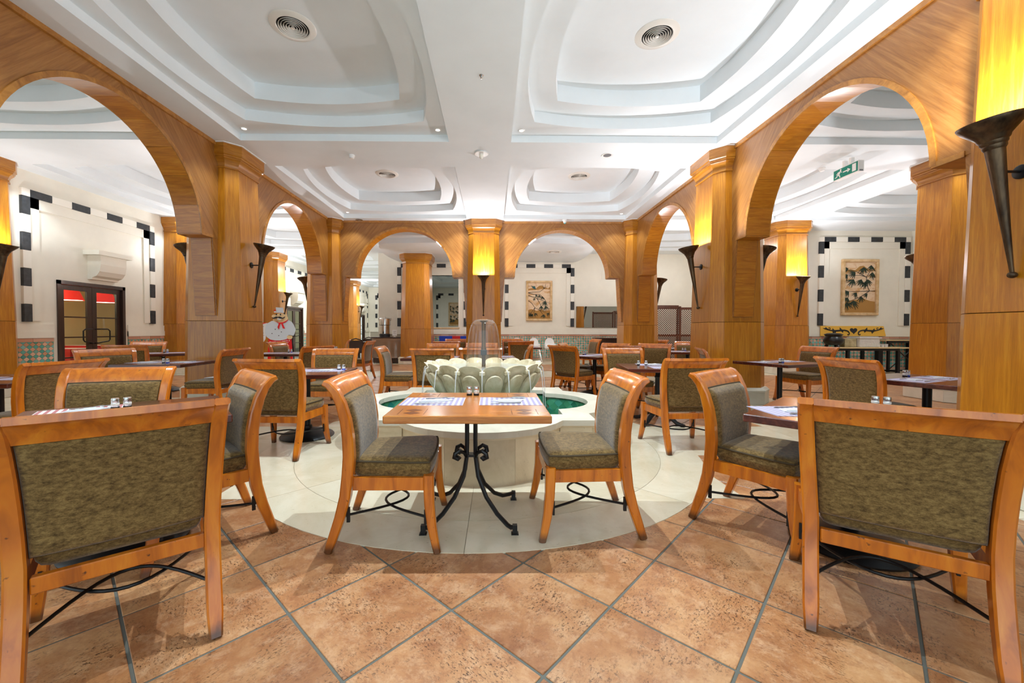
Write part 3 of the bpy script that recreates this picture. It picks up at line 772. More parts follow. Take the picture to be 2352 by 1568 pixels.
def chair_proto():
    t = thing('dining_chair', 'x', 'chair', group='oak dining chairs with olive upholstery')
    for s in (-1, 1):
        n = len(BP)
        thk = [.044, .05, .056, .06, .062, .062, .06, .056, .05, .044, .038, .03]
        obj('rear_leg', B().sweep(BP, [.046]+[.056]*(n-1), thk, [s*bx(z) for y, z in BP], .007), m_chair, t)
        fl = [(.275, 0), (.263, .05), (.243, .15), (.229, .27), (.225, .38), (.225, .44)]
        obj('front_leg', B().sweep(fl, [.04, .043, .05, .055, .058, .058], [.04, .043, .05, .055, .058, .058], [s*x for x in (.31, .304, .293, .286, .284, .284)], .007), m_chair, t)
    # top rail between the posts: follows the curl of the back
    rp = [(byz(z), z) for z in (.885, .905, .925, .945, .96)]+[(-.33, .97), (-.345, .972)]
    th = [.026, .028, .03, .032, .034, .032, .026]
    rs = []
    for i in range(13):
        x = -.276+.552*i/12; bow = -.016*(1-(x/.276)**2)
        sec_f, sec_b = [], []
        for k, (y, z) in enumerate(rp):
            a, c = rp[max(k-1, 0)], rp[min(k+1, len(rp)-1)]
            ty, tz = c[0]-a[0], c[1]-a[1]; l = math.hypot(ty, tz); ny, nz = tz/l, -ty/l
            sec_f.append((x, y+bow+ny*th[k]/2, z+nz*th[k]/2)); sec_b.append((x, y+bow-ny*th[k]/2, z-nz*th[k]/2))
        rs.append(sec_f+sec_b[::-1])
    obj('top_rail', B().rings(rs), m_chair, t)
    obj('lower_back_rail', B().box(-.24, .246, -.248, -.216, .345, .405, ch=.004), m_chair, t)
    b = B()
    for s in (-1, 1):
        b.rings([[(s*x0, y, z0) for x0, z0 in ((.222, .386), (.262, .386), (.262, .45), (.222, .45))] if False else [(s*(c-.015), y, .352), (s*(c+.015), y, .352), (s*(c+.015), y, .425), (s*(c-.015), y, .425)] for y, c in ((-.2, .262), (.2, .282))])
    b.box(-.255, .255, .21, .24, .352, .425); obj('seat_frame', b, m_chair, t, smooth=0)
    # back cushion
    def bc(u, v, d):
        z = .466+.42*v; return (u*(bx(z)-.029), byz(z)+.004+d-.012*(1-u*u), z)
    obj('back_cushion', pillow(0, 0, 16, 16, bc, .042, .026), m_fab, t, smooth=60)
    rim = [bc(u, v, .008) for u, v in [(-1+2*k/10, 1) for k in range(11)]+[(1, 1-k/10) for k in range(1, 11)]+[(1-2*k/10, 0) for k in range(1, 11)]+[(-1, k/10) for k in range(1, 11)]]
    obj('back_piping', B().tube([tuple(p) for p in rim], .0055, 6), m_pipe, t)
    # seat cushion
    def sc(u, v, d):
        y = -.205+.455*v; w = .237+.06*v; r = 1-.06*max(0, abs(u)-.75)/.25*max(0, v-.8)/.2
        return (u*w*r, y-.02*u*u*v, .468+d)
    seat = obj('seat_cushion', pillow(0, 0, 16, 16, sc, .06, .068), m_fab, t, smooth=60)
    rim = [sc(u*.985, v*.99, .038) for u, v in [(-1, k/8) for k in range(9)]+[(-1+2*k/10, 1) for k in range(1, 11)]+[(1, 1-k/8) for k in range(1, 9)]]
    obj('seat_piping', B().tube(rim, .006, 6), m_pipe, seat)
    # crossed iron hoops
    b = B()
    q = [(-.293, .238, .19)]+[(-.293+.586*k/16, .238-.31*_s(PI*k/16), .19) for k in range(1, 16)]+[(.293, .238, .19)]
    b.tube(q, .0075, 7)
    q = [(-.264+.528*k/16, -.262+.33*_s(PI*k/16), .2) for k in range(17)]
    b.tube(q, .0075, 7)
    for s in (-1, 1):
        b.box(s*.285-.006, s*.285+.006, .198, .212, .15, .235); b.box(s*.264-.006, s*.264+.006, -.236, -.218, .165, .25)
    obj('iron_stretcher', b, m_iron, t)
    return t
ch0 = None
def chair(mx, my, fx, fy, label):
    """mx,my: point under the middle of the top rail; f: facing"""
    global ch0
    l = math.hypot(fx, fy); fx /= l; fy /= l
    rz = math.atan2(-fx, fy); loc = (mx+fx*.335, my+fy*.335, .003)
    if ch0 is None: ch0 = chair_proto(); t = ch0; t.location = loc; t.rotation_euler = (0, 0, rz); t['label'] = label
    else: t = dup(ch0, loc, rz, label)
    return t
CH = [
 (-1.33, 1.46, -.634, .775, 'nearest left dining chair, seen from behind at the left bottom corner'),
 (1.555, 1.50, .57, .82, 'nearest right dining chair, seen from behind at the right bottom corner'),
 (-.93, 2.53, .998, .05, 'dining chair on the left of the iron-legged front table, half its seat in light'),
 (.905, 2.67, -.998, .0, 'dining chair on the right of the iron-legged front table, its stretcher hoops showing'),
 (-1.54, 2.69, -.71, -.71, 'dining chair between the left front table and the front table, facing left'),
 (1.55, 2.84, .62, -.78, 'dining chair left of the right front table, facing it from beside the fountain'),
 (-2.70, 2.98, .30, -.95, 'dining chair facing the camera behind the striped placemat of the left front table'),
 (-3.74, 3.62, -.96, .12, 'dining chair with curved rail seen from behind at the far left'),
 (-5.42, 5.72, .86, -.5, 'dining chair at the left end of the long-looking table below the double door'),
 (-6.40, 7.1, -.25, .97, 'dining chair below the double door seen from behind, pulled up to the back left table'),
 (-7.55, 9.0, .3, -.95, 'small dining chair facing us against the tiled left wall'),
 (-3.72, 5.95, -.998, -.03, 'dining chair in front of the big left column with a paper on its seat'),
 (-2.13, 3.84, .06, 1, 'dining chair seen from behind at the table left of the fountain'),
 (-2.30, 6.0, .05, -1, 'dining chair facing us at the far side of the table left of the fountain'),
 (-2.93, 6.9, -.9, .42, 'dining chair turned away just left of the chair facing us left of the fountain'),
 (-4.78, 9.0, 1, -.1, 'dining chair in front of the chef sign'),
 (-3.0, 10.1, -1, .03, 'dining chair side-on facing left, before the urn counter'),
 (-3.85, 11.0, -.95, -.3, 'little dining chair beside the rattan armchairs, near the left corner column'),
 (-1.87, 6.72, 1, .03, 'dining chair side-on facing right, just left of the fountain bowl'),
 (-.90, 6.02, .05, 1, 'dining chair seen from behind directly left of the water bell'),
 (-1.0, 8.25, 0, -1, 'dining chair facing us behind the table left of the water bell'),
 (-1.1, 9.75, -.05, 1, 'dark-looking dining chair seen from behind at the foot of the back column'),
 (-1.08, 12.15, .05, -1, 'small dining chair facing us in front of the blue and red bench'),
 (-.18, 6.2, 0, 1, 'dining chair seen through the water bell, its back to us'),
 (-.22, 8.5, 0, -1, 'dining chair facing us seen through the water bell above the nearer rail'),
 (.72, 10.2, -.02, 1, 'dining chair seen from behind under the bird picture'),
 (.62, 12.6, 0, -1, 'dining chair facing us behind the table under the bird picture'),
 (.74, 7.55, -1, .06, 'dining chair edge-on right of the water bell'),
 (1.23, 7.25, .78, .62, 'dining chair seen from behind just right of the fountain bowl'),
 (1.45, 8.45, .92, -.38, 'dining chair half hidden behind the chair right of the fountain bowl'),
 (3.2, 12.4, -.97, -.2, 'dining chair with slim legs by the tiled wall under the mirror strip'),
 (2.05, 6.42, .05, -1, 'dining chair facing us at the far side of the dark table right of the fountain'),
 (2.62, 8.55, -.72, -.7, 'dining chair behind the dark table right of the fountain, facing us'),
 (2.42, 7.35, .45, .9, 'dining chair whose rail alone shows behind the dark table right of the fountain'),
 (3.36, 8.35, -.55, -.83, 'dining chair turned to the left before the lattice screen'),
 (4.85, 11.7, -.9, -.4, 'tiny dining chair peeping out behind the right corner column'),
 (4.85, 9.95, -.5, -.86, 'pale-lit dining chair half hidden by the big right column'),
 (3.28, 6.42, .93, -.3, 'dining chair facing right at the table by the big right column'),
 (2.04, 4.02, -.06, 1, 'dining chair seen from behind at the dark table right of the fountain'),
 (5.70, 7.0, -.97, -.2, 'dining chair facing left between the big right column and the iron buffet'),
 (3.58, 4.1, .985, .12, 'dining chair seen from behind beyond the right front table'),
]
for k_, c in enumerate(CH):
    t_ = chair(*c)
    if k_ < 2: t_.scale = (1, 1, .98)

# ================================================================== TABLES
def top_mesh(name, mat, lx=.95, ly=.86, th=.045):
    return B().box(-lx/2, lx/2, -ly/2, ly/2, .76-th, .76, ch=.005).mesh(name, mat, 30)
tm_dark = top_mesh('tabletop', m_tdark)
ped_me = B().lathe([(.036, .1), (.036, .7)], 16).box(-.2, .2, -.03, .03, .69, .715).box(-.03, .03, -.2, .2, .69, .715).mesh('pole', m_iron)
base_me = B().lathe([(.29, 0), (.295, .012), (.28, .03), (.2, .062), (.1, .088), (.055, .1), (.05, .13), (.036, .135)], 36).mesh('round_base', m_iron)
tb0 = None
def table(x, y, rz, label):
    global tb0
    if tb0 is None:
        t = tb0 = thing('pedestal_table', label, 'table', (x, y, .003), rz, 'dark pedestal tables')
        obj('tabletop', tm_dark, parent=t); obj('pole', ped_me, parent=t); obj('round_base', base_me, parent=t)
        return t
    return dup(tb0, (x, y, .003), rz, label)
def orn_table(x, y, rz, label):
    t = thing('ornate_pedestal_table', label, 'table', (x, y, .003), rz)
    obj('tabletop', tm_dark, parent=t)
    obj('turned_pole', B().lathe([(.05, .12), (.075, .14), (.075, .165), (.06, .18), (.085, .2), (.085, .22), (.055, .25), (.06, .27), (.044, .29), (.04, .5), (.038, .6), (.05, .62), (.036, .64), (.036, .715)], 20), m_iron, t)
    for k in range(4):
        a = PI/4+k*PI/2
        p = [(_c(a)*r, _s(a)*r, z) for r, z in ((.03, .16), (.1, .15), (.18, .1), (.26, .04), (.33, .022), (.37, .022))]
        obj('claw_foot', B().tube(p, [.035, .034, .03, .026, .024, .018], 8), m_iron, t)
    return t
def iron_table(x, y, label):
    t = thing('iron_legged_table', label, 'table', (x, y, .003))
    obj('tabletop', top_mesh('tabletop', m_tlight, .955, .85), parent=t)
    b = B()
    for sx in (-1, 1):
        for sy in (-1, 1):
            M = T(sx*.33, sy*.30, .76)
            for dx in (-.075, .075): b.box(dx-.002, dx+.002, -.08, .08, -.001, .0006, M)
            for u, v, r in ((0, .04, .05), (0, -.04, .05)): b.prism([(u-r, v), (u, v-r*.8), (u+r, v), (u, v+r*.8)], -.001, .0006, M)
    obj('inlay', b, m_inlay, t, smooth=0)
    for sx in (-1, 1):
        for sy in (-1, 1):
            pz = [(.028, .715), (.028, .5), (.03, .42), (.05, .3), (.1, .19), (.18, .1), (.25, .058), (.31, .05), (.345, .05)]
            if sy < 0: pz = [(.028, .715), (.028, .5), (.03, .4), (.055, .28), (.12, .16), (.2, .08), (.275, .035), (.3, .03), (.325, .045)]
            k = .76 if sy < 0 else .74
            p = [(sx*r*.86 if r > .03 else sx*r, sy*(r*k if r > .03 else r*.6), z) for r, z in pz]
            leg = B().tube(p, [.014]*(len(p)), 8)
            ex, ey, ez = p[-1]
            leg.box(ex-.014, ex+.014, ey-.014, ey+.014, .0, ez+.012).box(ex-.022, ex+.022, ey-.02, ey+.02, 0, .007)
            obj('iron_leg', leg, m_iron, t)
            sc_ = [(sx*.03, sy*.018, .4), (sx*.045, sy*.05, .44), (sx*.075, sy*.07, .455), (sx*.1, sy*.075, .44), (sx*.105, sy*.075, .415), (sx*.085, sy*.07, .405), (sx*.075, sy*.068, .42)]
            obj('iron_scroll', B().tube(sc_, [.012, .012, .013, .015, .017, .018, .02], 8), m_iron, t)
    obj('collar', B().box(-.034, .034, -.03, .03, .402, .418), m_iron, t)
    return t
T1 = (-.14, 2.70, 0)
iron_table(T1[0], T1[1], 'golden wooden table on four curved black iron legs in front of the fountain')
TB = {
 'left front table': (-2.12, 2.36, math.atan2(.62, .78)),
 'right front table': (2.10, 2.34, math.atan2(.67, .74)),
 'table below the double door': (-4.75, 5.98, .04),
 'table left of the fountain': (-2.16, 4.74, .1),
 'table left of the water bell': (-1.06, 7.22, -.03),
 'table behind the water bell': (-.07, 7.27, .03),
 'table right of the fountain bowl': (1.97, 7.78, .66),
 'table by the big right column': (4.42, 6.18, .36),
 'table behind the right front table': (4.37, 4.02, .4),
 'table at the far left edge': (-4.8, 3.98, .12),
 'back left table by the tiled wall': (-6.65, 8.25, .5),
 'table under the chef sign': (-4.22, 8.3, .1),
 'table by the left corner column': (-3.9, 9.7, -.3),
 'table before the lattice screen': (4.72, 10.75, .2),
 'table half hidden by the right column': (4.45, 9.2, -.15),
 'table under the bird picture': (.85, 11.4, .05),
 'small table by the back column': (-1.3, 10.9, 0),
}
for nm, (x, y, a) in TB.items(): table(x, y, a, 'dark mahogany pedestal table, the ' + nm)
T9 = (2.23, 5.42, -.12)
orn_table(*T9, 'dark mahogany table on an ornate black four-footed pedestal right of the fountain')

# ------------------------------------------------------------------ place settings
pm_me = {}
def mat_mesh(m):
    if m.name not in pm_me: pm_me[m.name] = B().box(-.205, .205, -.148, .148, 0, .0015).mesh('placemat', m, 0)
    return pm_me[m.name]
nap_me = B().prism([(-.1, -.02), (.02, -.05), (.13, -.01), (.05, .05), (-.06, .055)], 0, .006).prism([(-.08, -.015), (.02, -.035), (.09, 0), (.03, .04)], .006, .011).mesh('napkin', m_paper, 0)
fork_b = B().tube([(-.1, 0, .004), (0, 0, .004), (.035, 0, .008), (.05, 0, .005)], [.0045, .003, .004, .006], 6)
for k in range(4): fork_b.tube([(.05, (k-1.5)*.006, .005), (.1, (k-1.5)*.006, .007)], .0016, 4)
fork_me = fork_b.mesh('fork', m_steel)
knife_me = B().tube([(-.11, 0, .006), (-.02, 0, .006)], [.0055, .005], 8).rings([[(-.02, -.006, .004), (-.02, .008, .004), (-.02, .008, .008), (-.02, -.006, .008)], [(.11, -.001, .004), (.11, .004, .004), (.11, .004, .006), (.11, -.001, .006)]]).mesh('knife', m_steel, 0)
def at(tb, u, v, z=.763):
    x, y, a = tb; return (x+u*_c(a)-v*_s(a), y+u*_s(a)+v*_c(a), z)
def setting(tb, nm, where, u, v, rz, mat=None, cut=True, nap=True, kinds='lilac striped'):
    a = tb[2]+rz; mat = mat or m_mat
    M = lambda du, dv: at(tb, u+du*_c(rz)-dv*_s(rz), v+du*_s(rz)+dv*_c(rz), .7645)
    tag(obj('placemat', mat_mesh(mat), loc=at(tb, u, v), rot=(0, 0, a)), f'{kinds} placemat {where} of the {nm}', 'placemat', 'paper placemats')
    if nap: tag(obj('napkin', nap_me, loc=M(0, 0), rot=(0, 0, a+.2)), f'white paper napkin {where} of the {nm}', 'napkin', 'paper napkins')
    if cut:
        tag(obj('fork', fork_me, loc=M(.03, .1), rot=(0, 0, a+.12)), f'steel fork {where} of the {nm}', 'fork', 'forks')
        tag(obj('knife', knife_me, loc=M(0, -.105), rot=(0, 0, a+.03)), f'steel knife {where} of the {nm}', 'knife', 'knives')
sh0 = None
m_jarglass = MT('shaker_glass'); m_jarglass.color((.75, .76, .78, 1)).set(rough=.06, metal=.55, coat=1); m_jarglass = m_jarglass.m
def shaker(tb, nm, which, u, v, base):
    global sh0
    lab = f'{which} of two steel-capped shakers on the {nm}'
    if sh0 is None:
        t = sh0 = thing('salt_shaker', lab, 'shaker', at(tb, u, v), tb[2], 'salt and pepper shakers')
        obj('shaker_foot', B().lathe([(.02, 0), (.021, .003), (.021, .012), (.019, .014)], 18), m_iron, t)
        obj('shaker_jar', B().lathe([(.0185, .014), (.0195, .02), (.0195, .036), (.018, .04)], 18), m_jarglass, t)
        obj('shaker_cap', B().lathe([(.0185, .04), (.0205, .043), (.0205, .062), (.0185, .066), (.006, .067)], 18), m_steel, t)
        obj('shaker_band', B().lathe([(.0197, .023), (.0203, .025), (.0203, .033), (.0197, .035)], 18, caps=False), m_salt, t)
    else: sh0.name; t = dup(sh0, at(tb, u, v), tb[2], lab)
    for c in t.children:
        if c.name.startswith('shaker_foot') and base: c.data = c.data.copy(); c.data.materials[0] = m_blue
setting(T1, 'iron-legged front table', 'at the left', -.255, .04, 0)
setting(T1, 'iron-legged front table', 'at the right', .26, .05, PI)
shaker(T1, 'iron-legged front table', 'left', -.03, .3, False); shaker(T1, 'iron-legged front table', 'right', .022, .3, False)
def two(nm, u=.24, v=0, **k):
    tb = TB[nm]; setting(tb, nm, 'on the left side', -u, v, PI/2 if k.get('end') else 0, cut=k.get('cut', True), nap=k.get('nap', True), kinds='white')
    setting(tb, nm, 'on the right side', u, v, -PI/2 if k.get('end') else PI, cut=k.get('cut', True), nap=k.get('nap', True), kinds='white')
    su, sv = k.get('sh', (0, .25))
    shaker(tb, nm, 'left', su-.027, sv, False); shaker(tb, nm, 'right', su+.027, sv, True)
LT = TB['left front table']
setting(LT, 'left front table', 'at the far side', -.2, .22, 0, mat=m_matred, kinds='red and white striped')
shaker(LT, 'left front table', 'left', -.06, .2, False); shaker(LT, 'left front table', 'right', -.005, .2, False)
RT = TB['right front table']
setting(RT, 'right front table', 'at the left side', -.15, .24, -.75, kinds='pale striped')
shaker(RT, 'right front table', 'left', .42, -.07, True); shaker(RT, 'right front table', 'right', .43, -.125, False)
two('table left of the fountain', .2, .05, sh=(.36, .1)); two('table below the double door', .25, -.05, sh=(.1, -.18)); two('table by the big right column', .25, .05, sh=(-.12, -.1))
two('table behind the right front table', .24, 0, sh=(.1, .2))
for nm in ('table left of the water bell', 'table behind the water bell', 'table right of the fountain bowl', 'back left table by the tiled wall', 'table under the chef sign', 'table by the left corner column',
           'table before the lattice screen', 'table half hidden by the right column', 'table under the bird picture', 'small table by the back column', 'table at the far left edge'):
    two(nm, .24, 0, cut=False, nap=False)
setting(T9, 'ornate-footed table', 'at the far side', -.02, .22, 0, kinds='white'); setting(T9, 'ornate-footed table', 'at the near side', .06, -.2, PI, kinds='white')
shaker(T9, 'ornate-footed table', 'left', -.23, .12, False); shaker(T9, 'ornate-footed table', 'right', -.13, .12, False)
tag(obj('folded_paper', B().prism([(-.16, -.1), (.13, -.06), (.14, .1), (-.1, .06)], 0, .003), m_paper, loc=(-4.0, 5.98, .5452), rot=(0, 0, .1)), 'white sheet of paper lying on the chair seat before the big left column', 'paper')
# ================================================================== FOUNTAIN
FX, FY = -.10, 4.64
fo = thing('fountain', 'carved stone lotus fountain in a quatrefoil basin, water bell on top', 'fountain', (FX, FY, 0))
def quatre(half, R, c, n=12):
    pts = []
    xs = math.sqrt(R*R-(half-c)**2); a0 = math.asin(min(1, (half-c)/R))
    for k in range(4):
        seq = []
        for i in range(n+1):
            a = PI+a0+(PI-2*a0)*i/n      # from left to right along the front lobe (-y)
            seq.append((R*_c(a), -c+R*_s(a)))
        seq.append((half, -half))
        q = k*PI/2
        pts += [(x*_c(q)-y*_s(q), x*_s(q)+y*_c(q)) for x, y in seq]
    return pts
# a0 measured so the arc starts on the square's edge
OUT = quatre(1.0, .79, .65); RIMO = quatre(1.035, .825, .65); INN = quatre(.80, .56, .65); RIMI = quatre(.775, .535, .65)
def offs(p, q, t): return tuple(a+(b-a)*t for a, b in zip(p, q))
NP = len(OUT)
WC = (0, 0)
groups = []
for k in range(4):
    b0 = k*14
    for i in range(0, 12, 2): groups.append([b0+i, b0+i+1, b0+i+2])
    groups.append([b0+12, b0+13]); groups.append([b0+13, (b0+14) % NP])
for gr in groups:
    o = [Vector(OUT[i]) for i in gr]
    if (o[0]-o[-1]).length < .03: continue
    s_ = .002/(o[0]-o[-1]).length
    o[0] = o[0].lerp(o[1], min(.2, s_)); o[-1] = o[-1].lerp(o[-2], min(.2, s_))
    inn = []
    for i, v in enumerate(o):
        t = (o[min(i+1, len(o)-1)]-o[max(i-1, 0)]).normalized(); inn.append(v+Vector((-t.y, t.x))*.05)
    poly = [tuple(v) for v in o]+[tuple(v) for v in inn[::-1]]
    corner = len(gr) == 2
    b = B().prism(poly, .0, .375)
    obj('stone_panel', b, m_stone, fo, smooth=40)
    if corner:
        # raised frame of the square piers
        a_, c_ = o[0], o[-1]; t = (c_-a_).normalized(); nn = Vector((t.y, -t.x)); L = (c_-a_).length
        fr = B()
        for u0, u1, z0, z1 in ((0, .05, .0, .37), (L-.06, L, .0, .37), (.05, L-.06, .33, .37), (.05, L-.06, 0, .07)):
            if u1 <= u0: continue
            p = [a_+t*u0, a_+t*u1, a_+t*u1+nn*.014, a_+t*u0+nn*.014]; fr.prism([tuple(v) for v in p], z0, z1)
        obj('pier_frame', fr, m_stone, fo, smooth=0)
def band(poA, poB, z0, z1, name, mt, step=None):
    b = B(); b.rings([[(x, y, z) for x, y in P] for P, z in ((poB, z0), (poA, z0), (poA, z1), (poB, z1))], loop=True); return obj(name, b, mt, fo, smooth=30)
band(quatre(.985, .775, .65), INN, .0, .372, 'basin_core', m_stone)
band(quatre(1.018, .808, .65), INN, .372, .39, 'rim_moulding', m_stone)
# rim in separate slabs
cuts = []
for k in range(4):
    b0 = k*14; cuts += [[b0+j for j in range(0, 7)], [b0+j for j in range(6, 13)], [b0+12, b0+13, (b0+14) % NP]]
for gr in cuts:
    o = [RIMO[i] for i in gr]; i_ = [RIMI[i] for i in gr]
    b = B().rings([[(x, y, z) for x, y in o+i_[::-1]] for z in (.39, .394, .432, .44)])
    obj('rim_slab', b, m_rim, fo, smooth=0)
obj('basin_floor', B().prism(quatre(.82, .58, .65), .0, .03), m_poolbed, fo, smooth=0)
obj('basin_lining', B().rings([[(x, y, z) for x, y in INN] for z in (.03, .385)], caps=False), m_poolbed, fo, smooth=30)
# green diamond tiles on the inner wall
dm = {}
td, th_ = .058, .052
tile_me2 = B().rings([[(-td, 0, 0), (0, 0, -th_), (td, 0, 0), (0, 0, th_)], [(-td, -.006, 0), (0, -.006, -th_), (td, -.006, 0), (0, -.006, th_)]]).mesh('pool_tile', m_green, 0)
tri_me2 = B().rings([[(-td, 0, 0), (0, 0, -th_), (td, 0, 0)], [(-td, -.006, 0), (0, -.006, -th_), (td, -.006, 0)]]).mesh('pool_tile', m_green, 0)
acc = 0
for i in range(NP):
    a, c = Vector(INN[i]), Vector(INN[(i+1) % NP]); L = (c-a).length
    t = (c-a)/max(L, 1e-6); nin = Vector((-t.y, t.x))       # inward
    s0 = -acc
    while s0 < L:
        if s0 >= 0 and nin.y < .25:
            p = a+t*s0
            for r in range(-1, 6):
                zz = .375-r*th_
                off = (td if r % 2 else 0)
                pp = p+t*off
                if zz < .09 or (pp-p).length+s0 > L+td: continue
                ang = math.atan2(-t.y, -t.x)
                if r == -1: continue
                o = obj('pool_tile', tri_me2 if r == 0 else tile_me2, parent=fo, loc=(pp.x+nin.x*.002, pp.y+nin.y*.002, zz), rot=(0, 0, ang))
        s0 += 2*td+.003
    acc = L-(s0-2*td-.003)
    acc = max(0, acc) % (2*td+.003)
obj('basin_water', B().add([(x, y, .24) for x, y in quatre(.79, .55, .65)], [tuple(range(NP))]), m_pool, fo, smooth=0)
# lotus bowl
NPET = 16
PR = [(.30, .27), (.345, .33), (.405, .42), (.47, .52), (.522, .60), (.57, .68), (.6, .74), (.625, .79), (.636, .82)]
def prof(v):
    x = v*(len(PR)-1); i = min(int(x), len(PR)-2); f = x-i
    return PR[i][0]+(PR[i+1][0]-PR[i][0])*f, PR[i][1]+(PR[i+1][1]-PR[i][1])*f
hw = PI/NPET
def petal():
    b = B(); nu, nv = 12, 14; outer, inner = [], []
    for j in range(nv+1):
        v = j/nv; ro, ri = [], []
        for i in range(nu+1):
            u = 2*i/nu-1; a = u*hw*.985
            r, z = prof(v)
            top = .832+.055*math.sqrt(max(0, 1-u*u))
            z = .27+(z-.27)*(top-.27)/(.82-.27)
            bul = (.045*math.sqrt(max(0, 1-u*u*.96)))*min(1, .35+v)
            if v > .8: bul += .012*_s(PI*(v-.8)/.4)
            rr = r+bul-.02
            ro.append((rr*_s(a), -rr*_c(a), z)); k = rr-.062-.02*(1-v)
            ri.append((k*_s(a), -k*_c(a), z-.004))
        outer.append(ro); inner.append(ri)
    rings = outer+inner[::-1]
    n = len(rings[0]); o = 0
    b.rings(rings, closed=False, caps=False)
    return b
def medallion():
    b = B(); rs = []
    n = 20
    for s, d in ((1, -.01), (1, .02), (.93, .03), (.6, .034), (.02, .035)):
        ring = []
        for k in range(n):
            q = 2*PI*k/n; uu, vv = _c(q)*s, _s(q)*s
            z = .66+(.135*vv if vv > 0 else .36*vv)
            w = .82 if vv > 0 else .82*(1+.3*vv)
            v = min(1, max(0, (z-.27)/.55)); 
            r, _ = prof(v); r = None or r
            # radius at height z
            for (r0, z0), (r1, z1) in zip(PR, PR[1:]):
                if z0 <= z <= z1: r = r0+(r1-r0)*(z-z0)/(z1-z0)
            a = uu*w*hw; bul = .045*math.sqrt(max(0, 1-(uu*w)**2*.96))*min(1, .35+(z-.27)/.55)
            rr = r+bul-.02+d-.004
            ring.append((rr*_s(a), -rr*_c(a), z))
        rs.append(ring)
    b.rings(rs, caps=True); return b
pet_me = petal().mesh('petal', m_petal, 50); med_me = medallion().mesh('petal_boss', m_petal, 50)
for k in range(NPET):
    p = obj('petal', pet_me, parent=fo, rot=(0, 0, 2*PI*(k+.5)/NPET)); obj('petal_boss', med_me, parent=p)
    if k < 16:
        e = obj('petal_lip', B().box(-.03, .03, -.668, -.57, .79, .833, ch=.008), m_petal, fo, rot=(0, 0, 2*PI*k/NPET))
obj('bowl_inside', B().lathe([(.30, .03), (.27, .26), (.33, .33), (.46, .6), (.55, .77), (.572, .815), (.555, .815), (.46, .66), (.2, .6)], 48), m_petal, fo)
obj('bowl_water', B().lathe([(.58, .822), (.3, .824), (.05, .825)], 48), m_bowlw, fo)
obj('fountain_spout', B().lathe([(.022, .6), (.022, .98), (.03, .985), (.03, 1.04), (.024, 1.05), (.024, 1.33), (.045, 1.345), (.045, 1.352)], 14), m_bronze, fo)
obj('spout_collar', B().box(-.035, .035, -.035, .035, .96, 1.02, ch=.004), m_blackp, fo)
bell = [(.028, 1.366), (.06, 1.367), (.092, 1.36), (.118, 1.343), (.138, 1.316), (.153, 1.28), (.165, 1.23), (.176, 1.16), (.186, 1.07), (.194, .98), (.2, .89), (.203, .824)]
obj('water_bell', B().lathe(bell, 48, caps=False), m_bell, fo, smooth=80)
for k in range(NPET):
    a = -PI/2+2*PI*k/NPET
    if _s(a) > .35: continue
    p = [(_c(a)*r, _s(a)*r, z) for r, z in ((.6, .828), (.645, .836), (.672, .82), (.688, .75), (.7, .63), (.708, .45), (.712, .245))]
    obj('water_jet', B().tube(p, [.006, .011, .009, .0055, .0045, .005, .008], 7), m_jet, fo)

# ================================================================== CEILING FITTINGS
def vent(x, y, z, label, r=.26):
    t = thing('ceiling_vent', label, 'vent', (x, y, z), 0, 'round ceiling vents')
    obj('vent_flange', B().lathe([(r*.68, -.012), (r*.72, -.022), (r*.95, -.012), (r, -.001), (r, .004)], 36, caps=False), m_offw, t)
    obj('vent_back', B().lathe([(r*.7, -.0015), (.002, -.0015)], 30, caps=False), m_dark, t)
    for k in range(6):
        q = r*.66*(k+.35)/6.2
        obj('vent_ring', B().lathe([(q+.002, -.004), (q+.012, -.024), (q+.0145, -.023), (q+.005, -.003)], 30, caps=False), m_offw, t)
    obj('vent_boss', B().lathe([(.018, -.03), (.001, -.033)], 14), m_offw, t)
    return t
VZ = ZC+.52
for x, y, z, l in ((-2.38, 4.92, VZ, 'big round ceiling vent in the near left coffer'), (2.0, 5.0, VZ, 'big round ceiling vent in the near right coffer'),
                   (-2.45, 9.5, VZ, 'round ceiling vent in the far left coffer above the left back arch'), (2.02, 9.55, VZ, 'round ceiling vent in the far right coffer above the right back arch'),
                   (2.15, 14.2, 3.98, 'small round vent in the low ceiling behind the right back arch'), (6.6, 14.3, VZ, 'small round vent behind the far right arch'), (-6.93, 9.64, VZ, 'small round vent seen through the far left arch')):
    vent(x, y, z-.002, l)
dl0 = None
def downlight(x, y, z, label, lit=True, tilt=(0, 0)):
    t = thing('downlight', label, 'ceiling spotlight', (x, y, z), 0, 'recessed ceiling spotlights')
    obj('bezel', B().lathe([(.034, -.002), (.04, -.008), (.052, -.006), (.056, 0)], 22, caps=False), m_white, t)
    obj('lens', B().lathe([(.034, -.001), (.001, -.001)], 18, caps=False), m_bulb if lit else m_steel, t)
    return t
n_ = 0
for i, j, xc, yc, hx, hy in cof:
    if j > 2 or i in (4,): continue
    for sx in (-1, 1):
        for sy in (-1, 1):
            x, y = xc+sx*(hx-.16), yc+sy*(hy-.17)
            if y < 2.3: continue
            side = {0: 'left aisle', 1: 'left half of the main', 2: 'right half of the main', 3: 'right aisle'}[i]
            row = {1: 'near', 2: 'far'}.get(j, 'nearest')
            nm = f'recessed spotlight, {"right" if sx > 0 else "left"} {"far" if sy > 0 else "near"} corner of the {row} coffer, {side} ceiling'
            downlight(x, y, ZC+.1095, nm, lit=True)
            inner = (i == 1 and sx > 0) or (i == 2 and sx < 0)
            w = 8 if (j == 1 and inner and sy < 0) else 1.0
            lamp('SPOT', (x, y, ZC+.09), DOWN_W*w, (.78, .92, 1), spot_size=R_(100), spot_blend=.5, shadow_soft_size=.02, name='spot_light')
